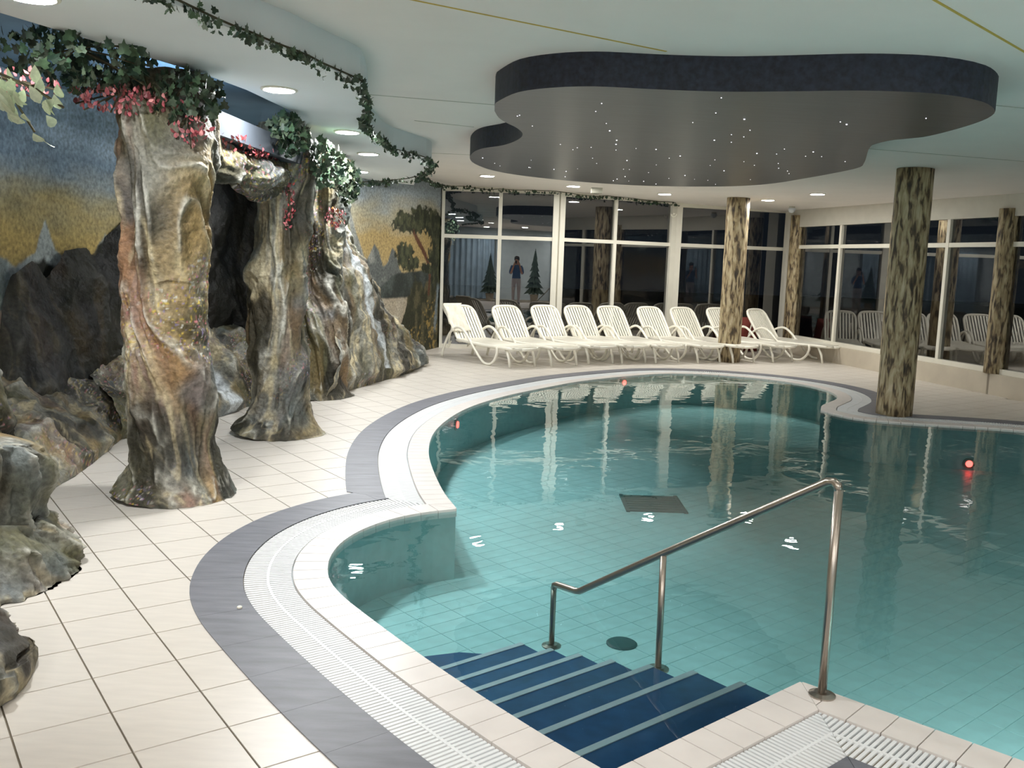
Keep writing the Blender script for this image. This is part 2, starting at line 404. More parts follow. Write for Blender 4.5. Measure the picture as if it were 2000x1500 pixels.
# steps
E = np.array([.7707,.6372]); NN = np.array([-.6372,.7707]); E0 = np.array([1.066,3.322])
W = [0,.185,.425,.664,.892,1.108,1.305,1.53,1.80]; Z = [-.03,-.075,-.139,-.20,-.25,-.295,-.345,-.40]
def left_end(wv):
    s = S1[(S1[:,0]-E0[0])*NN[0]+(S1[:,1]-E0[1])*NN[1] > -.3]; wq = (s-E0)@NN; k = np.argmin(np.abs(wq-wv)+5*(s[:,1] > 4.6)); return (s[k]-E0)@E-.02
steps = thing('steps', None, None); steps.parent = pool; tag(steps, label='dark blue tiled steps going down into the water')
for k in range(8):
    r = 0 if k < 7 else -.12
    p = [E0+W[k]*NN+r*E, E0+W[k+1]*NN+(r if k < 7 else -.55)*E, E0+W[k+1]*NN+left_end(W[k+1])*E, E0+W[k]*NN+left_end(W[k])*E]
    if k == 7: p = [E0+W[k]*NN-.15*E, E0+(W[k]+.1)*NN-.16*E, E0+(W[k]+.19)*NN-.25*E, E0+(W[k]+.25)*NN-.42*E, E0+(W[k]+.26)*NN-.7*E, E0+(W[k]+.2)*NN+left_end(W[k]+.2)*E, E0+W[k]*NN+left_end(W[k])*E]
    MB().prism(p, ZF-.01, Z[k]).obj('tread', M['steptile'], steps)
    if k < 7:
        a = E0+(W[k+1]-.028)*NN; b = E0+(W[k+1]+.002)*NN; l1 = left_end(W[k+1])
        MB().prism([a-.001*E, b-.001*E, b+l1*E, a+l1*E], Z[k]-.01, Z[k]+.004).obj('nosing', M['nosing'], steps)
# drain and grille on the basin floor, red wall lamps
MB().lathe([(.085,ZF), (.085,ZF+.006), (.075,ZF+.012), (.02,ZF+.014)], 24, (.65,4.82,0)).obj('floor_drain', M['darkgrate'], pool)
mb = MB()
for k in range(7): mb.box(1.02,1.50,7.56+k*.077,7.56+k*.077+.055,ZF,ZF+.012)
mb.box(1.0,1.03,7.54,8.1,ZF,ZF+.014).box(1.49,1.52,7.54,8.1,ZF,ZF+.014)
mb.obj('floor_grille', M['darkgrate'], pool)
def wall_lamp(x, y, z):
    k = np.argmin(np.hypot(POOL[:,0]-x, POOL[:,1]-y)); p = POOL[k]; t = POOL[(k+1) % len(POOL)]-POOL[k-1]; t /= np.hypot(*t); nrm = np.array([-t[1], t[0]])
    rz = math.atan2(nrm[1], nrm[0])
    h = MB().lathe([(.062,0), (.062,.012), (.045,.02)], 20).obj('pool_lamp', M['steel'], pool, loc=(p[0], p[1], z), rot=(0, math.pi/2, rz), smooth=False)
    MB().lathe([(.036,.0205), (.034,.03), (.012,.036)], 16).obj('lens', M['redlamp'], h)
wall_lamp(-.52,9.4,-.11); wall_lamp(1.62,13.1,-.085); wall_lamp(4.95,9.7,-.40)
# water
MB().add([(p[0],p[1],-.012) for p in POOL], [tuple(range(len(POOL)))]).obj('pool_water', M['water'], None, label='still clear teal water filling the free-form pool to its rim', cat='water', kind='stuff')
# handrail
hb = np.array([1.214,3.303]); hp = lambda wv, z: (hb[0]+NN[0]*wv, hb[1]+NN[1]*wv, z)
hr = thing('handrail', 'brushed steel handrail leading down the dark blue pool steps', 'handrail', (hb[0], hb[1], .004))
rel = lambda p: (p[0]-hb[0], p[1]-hb[1], p[2]-.004)
MB().tube([rel(hp(*q)) for q in ((0,.80),(.006,.818),(.022,.829),(.045,.826),(.82,.335),(1.31,.02),(1.335,.004),(1.36,-.002),(1.50,-.012),(1.515,-.02),(1.52,-.04))], .0165, 12).obj('top_rail', M['steel'], hr, smooth=True)
MB().tube([rel(hp(0,0)), rel(hp(0,.805))], .0165, 12).obj('post', M['steel'], hr, smooth=True)
MB().tube([rel(hp(.81,-.20)), rel(hp(.815,.338))], .0145, 12).obj('post', M['steel'], hr, smooth=True)
MB().tube([rel(hp(1.52,-.345)), rel(hp(1.52,-.03))], .0145, 12).obj('post', M['steel'], hr, smooth=True)
for wv, z in ((0,.004), (.81,-.20), (1.52,-.345)):
    MB().lathe([(.05,0), (.05,.006), (.03,.014)], 20, rel(hp(wv,z))).obj('flange', M['steel'], hr)

# ------------------------------------------------------------------ ceiling, soffit, star panel
def slab(poly, off, name, mat, sidemat=None, top=0.0, **k):
    vo = [Vector((p[0],p[1],0)) for p in poly]; tr = tessellate_polygon([vo]); n = len(poly)
    v = [(p[0],p[1],zc(p[0])-off) for p in poly]+[(p[0],p[1],zc(p[0])-top) for p in poly]
    f = []
    for t in tr:
        a, b, c = [v[i] for i in t]; ccw = (b[0]-a[0])*(c[1]-a[1])-(b[1]-a[1])*(c[0]-a[0]) > 0
        f.append(t[::-1] if ccw else tuple(t))
    nb = len(f); f += [(i,(i+1)%n,n+(i+1)%n,n+i) for i in range(n)]
    m = bpy.data.meshes.new(name); m.from_pydata(v, [], f); m.update(); m.materials.append(mat)
    if sidemat:
        m.materials.append(sidemat)
        for i, p in enumerate(m.polygons):
            if i >= nb: p.material_index = 1
    return link(name, m, **k)
ceil = slab(outer, 0, 'ceiling', M['ceiling'], top=-.1, kind='structure', label='flat off-white ceiling over the pool hall')
VINE = [(-2.0,2.6), (-1.75,3.4), (-1.60,4.15), (-1.52,4.45), (-1.38,4.9), (-1.26,5.15), (-1.15,5.5), (-1.03,5.85), (-1.02,6.1), (-1.11,6.84), (-1.25,7.6), (-1.31,8.4), (-1.30,9.3), (-1.15,9.8), (-1.01,10.2), (-.99,10.6), (-1.1,11.4), (-1.38,12.73)]
vs_ = spline(VINE, .12)
inner = [(-1.6,14.3), (-2.6,13.3), (-3.1,11.9), (-2.6,10.2), (-2.25,9.2), (-1.95,8.4), (-1.78,7.4), (-1.88,6.5), (-2.0,6.0), (-2.31,5.24), (-2.55,4.66), (-2.9,3.8), (-3.3,2.6)]
soffit = slab([tuple(p) for p in vs_]+inner, .2, 'soffit', M['soffit'], label='lowered white soffit with recessed lamps above the rock pillars', kind='structure')
slab([(-4.4,1.0),(-2.6,1.0),(-2.6,4.4),(-2.2,5.4),(-1.95,6.3),(-1.9,8),(-2.2,9),(-2.6,10.4),(-3.0,12.2),(-4.4,12.2)], .012, 'trim_1', M['nichepaint'], kind='structure', label='pale blue painted ceiling of the rock niche')
BL = [(-.19,6.78),(-.18,6.5),(-.15,6.34),(-.02,5.98),(.18,5.77),(.43,5.65),(.77,5.63),(1.0,5.61),(1.26,5.56),(1.56,5.45),(1.81,5.35),(1.99,5.30),(2.23,5.28),(2.43,5.32),(2.63,5.43),(2.79,5.61),(2.88,5.78),(2.94,6.05),(2.95,6.44),(2.91,6.84),(2.79,7.04),(2.75,7.3),(2.8,7.57),(3.10,8.47),(3.2,8.92),(3.14,9.63),(3.05,10.25),(2.97,10.73),(2.79,11.23),(2.45,11.66),(1.87,12.02),(1.35,12.15),(.69,12.05),(.04,11.69),(-.31,11.24),(-.49,10.63),(-.53,10.07),(-.47,9.48),(-.36,9.08),(-.15,8.72),(-.02,8.28),(.02,7.9),(-.03,7.56),(-.11,7.32),(-.165,7.08)]
bl = spline(BL+[BL[0]], .08)[:-1]
panel = slab([tuple(p) for p in bl], .2, 'star_ceiling_panel', M['skyface'], M['skyrim'], label='dark curvy suspended ceiling panel studded with tiny star lights', cat='ceiling panel')
sm = MB().lathe([(.003,-.003), (.004,0), (.002,.0)], 8).mesh('star_light', M['star'])
sm_b = MB().lathe([(.005,-.004), (.0065,0), (.003,.0)], 8).mesh('star_light', M['star'])
cnt = 0
while cnt < 75:
    p = np.array([[RNG.uniform(-.5,3.2), RNG.uniform(5.4,12.1)]])
    if inside(p, bl)[0] and pdist(p, bl)[0] > .1:
        link('star_light', sm_b if RNG.rand() < .25 else sm, panel, (p[0,0], p[0,1], zc(p[0,0])-.2005)); cnt += 1
def ceil_strip(a, b, wd, name, mat, parent):
    a = np.array(a); b = np.array(b); d = (b-a)/np.hypot(*(b-a)); s = np.array([-d[1], d[0]])*wd/2
    return slab([tuple(a-s), tuple(b-s), tuple(b+s), tuple(a+s)], .003, name, mat, parent=parent)
ceil_strip((-1.3,4.35), (.83,5.54), .014, 'yellow_seam', M['yellow'], ceil)
ceil_strip((.9,3.4), (2.68,5.10), .014, 'yellow_seam', M['yellow'], ceil)
for a, b in (((-1.0,8.9),(-.45,9.1)), ((-1.25,7.6),(-.2,7.75)), ((2.9,6.5),(7,7.2)), ((-1.1,11.6),(-.4,11.5)), ((3.2,9),(7,9.6))): ceil_strip(a, b, .012, 'panel_joint', M['joint'], ceil)

# downlights: housing ring + glowing disc
def downlight(x, y, off, label, r=.105, mat='lamp', group=None):
    z = zc(x)-off
    t = thing('downlight', label, 'ceiling light', (x, y, z), 0, group)
    mb = MB(); mb.lathe([(r+.018,0), (r+.018,-.008), (r,-.012), (r-.006,-.004)], 28); mb.obj('trim_ring', M['frame'], t)
    MB().add([((r-.006)*math.cos(a), (r-.006)*math.sin(a), -.0125) for a in [2*math.pi*j/24 for j in range(24)]], [tuple(range(23,-1,-1))]).obj('lamp_glass', M[mat], t)
for x, y, l in ((-.48,14.25,'round ceiling downlight above the leftmost lounger near the mural'), (.89,15.2,'round ceiling downlight above the second window'), (2.46,15.75,'round ceiling downlight right of the square detector box'),
                (4.2,15.75,'round ceiling downlight just right of the far bark pillar'), (4.5,14.1,'round ceiling downlight rightmost over the pool end')):
    downlight(x, y, 0, l)
for x, y, l in ((-2.21,4.3,'round soffit downlight at the top left corner'), (-1.63,6.38,'largest bright soffit downlight beside the nearest rock pillar'), (-1.54,8.4,'soffit downlight beside the middle rock pillar'),
                (-1.63,10.14,'small soffit downlight right of the ivy bunch'), (-2.1,12.4,'farthest small soffit downlight near the mural')):
    downlight(x, y, .2, l, mat='lampsoffit')
for k, (x, y) in enumerate(((-1.2,2.9), (.5,3.5), (2.1,3.4), (3.6,4.4), (4.9,6.0), (6.0,7.8), (5.2,2.6), (7.6,2.4), (-.9,.8), (1.2,1.0), (3.2,.4), (-2.4,-1.2), (.3,-1.8), (3.0,-2.4), (5.6,-.8), (8.6,-1.5), (-1.2,-3.6), (2.0,-4.0))):  # extra near and right-hand lamps are added to brighten pool and ceiling
    downlight(x, y, 0, 'round ceiling downlight behind or beside the photographer, out of the picture, some of this set added as fill', mat='lampdim' if y > 0 else 'lampback', group='downlights outside the frame')
# unseen lamps added in the near basin walls, facing away, to brighten pool and ceiling
def added_basin_lamp(x, y, z=-.26):
    k = np.argmin(np.hypot(POOL[:,0]-x, POOL[:,1]-y)); p = POOL[k]; t = POOL[(k+1) % len(POOL)]-POOL[k-1]; t /= np.hypot(*t); nrm = np.array([-t[1], t[0]])
    h = MB().lathe([(.12,0), (.12,.012), (.1,.018)], 24).obj('pool_lamp', M['steel'], pool, loc=(p[0], p[1], z), rot=(0, math.pi/2, math.atan2(nrm[1], nrm[0])))
    MB().add([(.095*math.cos(a), .095*math.sin(a), .019) for a in [2*math.pi*j/20 for j in range(20)]], [tuple(range(20))]).obj('lens', M['poolfill'], h)
for q in ((1.8,2.8), (2.7,1.95), (.7,3.02), (.0,3.1)): added_basin_lamp(*q)

# ------------------------------------------------------------------ far window wall and right window wall
def wall_bay(idx, a, b, z_sill, z_tr, z_top, z_ceil, mull, pw0, pw1, label, low=None):
    """one glazed bay between two posts: frame members and single panes"""
    a = np.array(a); b = np.array(b); d = b-a; Ln = np.hypot(*d); d /= Ln; rz = math.atan2(d[1], d[0])
    t = link('window_%d' % idx, None, None, (a[0], a[1], 0), (0,0,rz), kind='structure', label=label)
    zt2 = lambda u: zc(a[0]+d[0]*u)
    xs = [pw0]+[m for m in mull]+[Ln-pw1]
    MB().box(0, pw0, -.06, .06, z_sill, z_top).obj('post', M['frame'], t) if pw0 > .03 else None
    if pw1 > .03: MB().box(Ln-pw1, Ln, -.06, .06, z_sill, z_top).obj('post', M['frame'], t)
    for m in mull: MB().box(m-.032, m+.032, -.045, .045, z_sill, z_top).obj('mullion', M['frame'], t)
    MB().box(pw0, Ln-pw1, -.04, .04, z_tr-.032, z_tr+.032).obj('transom', M['frame'], t)
    MB().box(pw0, Ln-pw1, -.05, .05, z_sill, z_sill+.07).obj('sill', M['frame'], t)
    MB().add([(0,-.06,z_top),(Ln,-.06,z_top),(Ln,.06,z_top),(0,.06,z_top),(0,-.06,zt2(0)),(Ln,-.06,zt2(Ln)),(Ln,.06,zt2(Ln)),(0,.06,zt2(0))],
             [(0,3,2,1),(4,5,6,7),(0,1,5,4),(1,2,6,5),(2,3,7,6),(3,0,4,7)]).obj('header', M['frame'] if low is None else M['wallpaint'], t)
    for k in range(len(xs)-1):
        x0 = xs[k]+(.03 if k else 0); x1 = xs[k+1]-(.03 if k < len(xs)-2 else 0)
        for z0, z1 in ((z_sill+.07, z_tr-.032), (z_tr+.032, z_top)):
            MB().add([(x0,0,z0),(x1,0,z0),(x1,0,z1),(x0,0,z1)], [(0,1,2,3)]).obj('pane', M['glass'], t)
    if low: MB().box(-.02, Ln+.02, -.10, .1, -.01, z_sill).obj('low_wall', M['lowwall'], t)
    return t
FA, FB, FC, FD = (-1.34,16.55), (.73,16.55), (2.99,17.70), (5.43,18.50)
wall_bay(1, FA, FB, .0, 1.995, 2.78, 2.8, [1.035], .05, .10, 'tall white framed window bay next to the mural')
wall_bay(2, FB, FC, .0, 1.995, 2.75, 2.8, [1.18], .10, .12, 'tall white framed window bay between the two thick white posts')
wall_bay(3, FC, FD, .0, 1.995, 2.70, 2.8, [1.21], .12, .10, 'tall white framed window bay behind the far bark pillar')
RA = np.array((5.32,17.85)); RB = np.array((6.75,11.85)); rd = (RB-RA)/np.hypot(*(RB-RA))
rp = lambda u: tuple(RA+rd*u)
cuts = [0.0, 3.2, 5.5, 7.85, 9.8, 12.2, 14.6, 17.0, 19.4, 22.3]
for k in range(len(cuts)-1):
    ln = cuts[k+1]-cuts[k]
    lab = ['low-silled window bay beside the corner bark half-pillar', 'low-silled window bay behind the big near bark pillar', 'low-silled window bay at the right edge of the view'][k] if k < 3 else 'low-silled window bay out of view along the right side'
    wall_bay(4+k, rp(cuts[k]), rp(cuts[k+1]), .29, 2.03, 2.40, 2.7, [ln*.5], .05, .05, lab, low=True)
# corner infill post
MB().box(-.12,.12,-.12,.12,0,2.72).obj('trim_2', M['frame'], None, loc=(5.37,18.2,0), kind='structure', label='white corner post between far and right windows')

# bark pillars
def pillar(name, x, y, r, z0, label, z1=None, group=None):
    z1 = zc(x)-z0 if z1 is None else z1
    t = thing(name, label, 'pillar', (x, y, z0), 0, group)
    prof = [(r, 0)]+[(r*(1+.006*math.sin(k*1.7)), z1*k/14) for k in range(1,14)]+[(r, z1)]
    MB().lathe(prof, 32).obj('shaft', M['bark'], t, smooth=True)
    return t
pillar('pillar', 4.37, 10.38, .195, .0, 'thick bark-patterned round pillar standing at the pool edge')
pillar('pillar', 3.70, 15.72, .19, .0, 'bark-patterned round pillar between the far loungers')
for u, l in ((.12,'slim bark-patterned half-pillar in the corner of the two window walls'), (3.2,'slim bark-patterned half-pillar left of the thick pillar on the sill'), (5.5,'slim bark-patterned half-pillar right of the thick pillar on the sill')):
    q = np.array(rp(u))+np.array([-.0,-.0]); nx = np.array([rd[1], -rd[0]]); q = q+(nx if nx[0] < 0 else -nx)*.02
    pillar('half_pillar', q[0], q[1], .135, .291, l, z1=2.21 if u > 1 else 2.33)

# ------------------------------------------------------------------ remaining room shell (behind and beside the camera)
MB().box(X0,X1,Y0-.1,Y0,-.01,2.95).obj('wall_back', M['backwall'], None, kind='structure', label='pale blue grey rear wall')
def curtain(x0, x1, y, label, ph):
    mb = MB(); n = 60; v = []; f = []
    for i in range(n+1):
        x = x0+(x1-x0)*i/n; v += [(x, y+.05*math.sin(i*1.05+ph), .02), (x, y+.05*math.sin(i*1.05+ph), 2.55)]
    f = [(2*i,2*i+2,2*i+3,2*i+1) for i in range(n)]
    mb.add(v, f).obj('curtain', M['curtain'], None, label=label, cat='curtain')
curtain(-3.2,-.9,-4.7,'pale blue curtain on the rear wall, left one', 0); curtain(1.6,3.6,-4.7,'pale blue curtain on the rear wall, right one', 1)
def conifer(x, y, h, label):
    t = thing('conifer', label, 'tree', (x, y, 0)); rg = np.random.RandomState(int(h*100))
    MB().lathe([(.13,0),(.17,.28),(.16,.30)], 20).obj('pot', M['lowwall'], t); MB().tube([(0,0,.25),(0,0,h)], [.03,.008], 8).obj('trunk', M['stem'], t)
    for k in range(7):
        z0 = .35+(h-.45)*k/7; r0 = .42*(1-k/7.6); mb = MB(); n = 26; v = [(0,0,z0+.42)]
        v += [((r0*(1 if j % 2 else .72)*rg.uniform(.85,1.1))*math.cos(2*math.pi*j/n), (r0*(1 if j % 2 else .72)*rg.uniform(.85,1.1))*math.sin(2*math.pi*j/n), z0-.05*(j % 2)) for j in range(n)]
        mb.add(v, [(0,1+j,1+(j+1) % n) for j in range(n)]+[tuple(range(n,0,-1))]).obj('branch_tier', M['needles'], t)
conifer(.75,-3.2,2.0,'potted conifer behind the photographer, mirrored in the second window pane'); conifer(-1.0,-3.3,1.75,'smaller potted conifer behind the photographer, mirrored further left')
MB().box(X0-.1,X0,Y0,Y1,-.01,2.96).obj('wall_left', M['wallpaint'], None, kind='structure', label='outer left wall behind the mural')
# night outside
MB().prism([(5.5,18.1),(7.0,11.9),(11.6,-5),(45,-5),(45,60),(-30,60),(-30,17.4),(-1.4,16.8),(.6,16.8),(2.9,17.95),(5.35,18.75)], -.4, -.1).obj('ground_outside', M['night'], None, kind='structure', label='dark garden ground outside the windows')

# ------------------------------------------------------------------ painted meshes
def pmesh(name, V, F, col, mat, parent=None, **k):
    m = bpy.data.meshes.new(name)
    m.vertices.add(len(V)); m.vertices.foreach_set('co', np.asarray(V, np.float32).ravel())
    F = np.asarray(F, np.int32); m.loops.add(F.size); m.loops.foreach_set('vertex_index', F.ravel())
    m.polygons.add(len(F)); m.polygons.foreach_set('loop_start', np.arange(0, F.size, F.shape[1], dtype=np.int32)); m.polygons.foreach_set('loop_total', np.full(len(F), F.shape[1], np.int32))
    m.polygons.foreach_set('use_smooth', np.ones(len(F), bool))
    m.update(); m.validate()
    a = m.color_attributes.new('paint', 'FLOAT_COLOR', 'POINT')
    a.data.foreach_set('color', np.concatenate([np.clip(col,0,1), np.ones((len(V),1))], 1).astype(np.float32).ravel())
    m.materials.append(mat); return link(name, m, parent, **k)
def gridf(nu, nv, wrap=False):
    i, j = np.meshgrid(np.arange(nu if wrap else nu-1), np.arange(nv-1), indexing='ij'); i2 = (i+1) % nu
    return np.stack([i*nv+j, i2*nv+j, i2*nv+j+1, i*nv+j+1], -1).reshape(-1,4)
def normals(P, nu, nv, wrap):
    G = P.reshape(nu, nv, 3)
    du = (np.roll(G,-1,0)-np.roll(G,1,0)) if wrap else np.gradient(G, axis=0)
    dv = np.gradient(G, axis=1); n = np.cross(du, dv); n /= np.linalg.norm(n, axis=2, keepdims=True)+1e-9
    return n.reshape(-1,3)
PAL = dict(dark=rgb(44,42,34), olive=rgb(92,90,66), grey=rgb(136,134,122), ochre=rgb(154,130,86), sand=rgb(196,182,146), rust=rgb(132,92,74), pale=rgb(206,204,192), blue=rgb(102,114,122), green=rgb(74,88,58), pink=rgb(196,120,128), violet=rgb(140,128,164), yellow=rgb(196,170,70))
def rockpaint(P, h, seed, warm=.5, dark=0., flecks=1., flow=None):
    """brush-painted artificial rock: streaks running down, flower dabs"""
    q = P*np.array([1,1,.35]) if flow is None else flow; wv = np.stack([fbm(P*1.3,2,seed+k) for k in (1,2,3)],1)*1.6
    a = fbm(q*2.6+wv,4,seed+5); b = fbm(q*5+wv,3,seed+9); c = fbm(P*1.1,3,seed+12); d = fbm(q*11+wv*2,3,seed+20)
    col = np.tile(PAL['olive'], (len(P),1))
    col = mix(col, PAL['grey'], sstep(.42,.62,a)); col = mix(col, PAL['ochre'], sstep(.5,.66,b)*warm*1.3*sstep(.35,.6,c))
    col = mix(col, PAL['rust'], sstep(.54,.7,fbm(q*3.3+7,3,seed+31))*warm*.9); col = mix(col, PAL['sand'], sstep(.56,.72,d)*sstep(.45,.6,a)*.8)
    col = mix(col, PAL['blue'], sstep(.55,.72,fbm(P*2.1+3,3,seed+41))*.55)
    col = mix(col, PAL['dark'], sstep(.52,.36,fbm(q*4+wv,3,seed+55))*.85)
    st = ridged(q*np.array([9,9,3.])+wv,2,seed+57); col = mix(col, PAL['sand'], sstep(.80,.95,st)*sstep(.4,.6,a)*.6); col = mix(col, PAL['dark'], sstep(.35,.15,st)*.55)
    if h is not None: col = mix(col, PAL['dark'], sstep(.40,.15,h)*.5); col = mix(col, PAL['pale'], sstep(.74,.92,h)*.55)  # shade in the folds and highlights on the ridges, put into the colour
    if flecks:
        s = noise(P*38,seed+61); zone = sstep(.60,.72,fbm(P*1.7+11,2,seed+62))*flecks*.8
        for k, nm in enumerate(('pink','violet','yellow','pale')):
            s = noise(P*60+k*9,seed+63+k); col = mix(col, PAL[nm], sstep(.78,.86,s)*zone)
    return col*(1-dark)
def rock_tube(name, path, radii, seed, amp=.07, n_t=190, n_z=220, squash=1., warm=.5, dark=0., flecks=1., label=None, cat=None, parent=None, closed_top=False, folds=3.4, twist=.8, **k):
    path = np.array(path, float); cs = np.concatenate([[0], np.cumsum(np.linalg.norm(np.diff(path,axis=0),axis=1))]); cs /= cs[-1]
    vv = np.linspace(0,1,n_z); sm = lambda y: np.interp(vv, cs, y)
    ctr = np.stack([sm(path[:,i]) for i in range(3)],1); rad = sm(np.array(radii, float)); kern = np.ones(9)/9
    pad = lambda y: np.convolve(np.concatenate([np.full(4,y[0]), y, np.full(4,y[-1])]), kern, 'valid')
    rad = pad(rad); ctr = np.stack([pad(ctr[:,i]) for i in range(3)],1)
    tan = np.gradient(ctr, axis=0); tan /= np.linalg.norm(tan,axis=1,keepdims=True)
    ref = np.array([1.,0,0]) if abs(tan[len(tan)//2,2]) > .7 else np.array([0,0,1.])
    u = ref-(tan@ref)[:,None]*tan; u /= np.linalg.norm(u,axis=1,keepdims=True); w2 = np.cross(tan,u)
    th = np.linspace(0,2*np.pi,n_t,endpoint=False)
    dirs = np.cos(th)[:,None,None]*u[None]+np.sin(th)[:,None,None]*squash*w2[None]
    base = ctr[None]+dirs*rad[None,:,None]; P = base.reshape(-1,3); D = dirs.reshape(-1,3)
    S = np.stack([D[:,0]*1.0, D[:,1]*1.0, np.tile(vv,n_t)*1.0*cs.size],1)
    arc = np.tile(vv,n_t)*np.linalg.norm(np.diff(path,axis=0),axis=1).sum()
    wv = fbm(np.stack([D[:,0]*.9, D[:,1]*.9, arc*1.1],1)+seed,3,seed)*2.6
    tw = twist*arc+1.5*(fbm(np.stack([arc*.8,D[:,0]*.6,D[:,1]*.6],1),2,seed+6)-.5)*2; thv = np.repeat(th,n_z); rr_ = np.tile(rad,n_t)
    flow = np.stack([np.cos(thv+tw)*rr_, np.sin(thv+tw)*rr_, arc*.22],1)
    q = flow*folds*1.9+(wv*.35)[:,None]
    h = .8*ridged(q,3,seed+3)**1.5+.2*fbm(P*7,3,seed+4)
    rep = np.tile(rad,n_t)
    disp = (h-.56)*amp*2.4+(fbm(P*2.2,2,seed+8)-.5)*amp*1.3+(fbm(P*13,3,seed+15)-.5)*amp*.5
    if path[-1,2] > 2: disp = disp*np.tile(.35+.65*sstep(.0,.12,vv),n_t)
    if closed_top: disp = disp*np.tile(.25+.75*sstep(.0,.2,vv),n_t)*np.tile(sstep(1.0,.9,vv),n_t)
    P = P+D*disp[:,None]
    P[:,2] = np.maximum(P[:,2], 0.0)+.002
    hn = (h-h.min())/(h.max()-h.min())
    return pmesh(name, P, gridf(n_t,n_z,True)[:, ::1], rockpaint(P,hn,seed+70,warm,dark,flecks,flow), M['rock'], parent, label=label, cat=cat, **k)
def rock_bank(name, base, back, heights, seed, amp=.12, nu=220, nv=150, prof=1.6, warm=.4, dark=0., flecks=.7, folds=2.2, label=None, cat=None, parent=None, extra=None, steps=0., **k):
    base = np.array(base,float); back = np.array(back,float); cs = np.linspace(0,1,len(base)); uu = np.linspace(0,1,nu); vv = np.linspace(0,1,nv)
    it = lambda A: np.stack([np.interp(uu, cs, A[:,i]) for i in range(A.shape[1])],1)
    B, K = it(base), it(back); H_ = np.interp(uu, cs, np.array(heights,float))
    t = vv[None,:]**prof
    XY = B[:,None,:]*(1-t)[...,None]+K[:,None,:]*t[...,None]
    Zz = H_[:,None]*(vv[None,:]**.8)
    P = np.concatenate([XY, Zz[...,None]],2).reshape(-1,3)
    wv = fbm(P*.9+seed,3,seed)*2.2
    q = np.stack([P[:,0]*folds+wv, P[:,1]*folds*.6-wv, P[:,2]*.7*folds*.5+wv*.6],1)
    h = .75*ridged(q,4,seed+3)**1.4+.25*fbm(P*6,3,seed+4)
    n = normals(P,nu,nv,False); out = (B-K).mean(0); out = np.array([out[0],out[1],.3])
    n *= np.sign(n@out)[:,None]
    env = np.tile(sstep(0,.04,vv)*.8+.2,nu)
    P = P+n*(((h-.42)*amp*2.5+(fbm(P*2,2,seed+8)-.5)*amp*1.8+(fbm(P*15,2,seed+16)-.5)*amp*.3)*env)[:,None]
    P[:,2] = np.maximum(P[:,2],0)
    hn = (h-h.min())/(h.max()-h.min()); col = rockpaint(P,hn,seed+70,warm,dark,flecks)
    if extra: col = extra(P,col,np.repeat(uu,nv),np.tile(vv,nu))
    return pmesh(name, P, gridf(nu,nv), col, M['rock'], parent, label=label, cat=cat, **k)

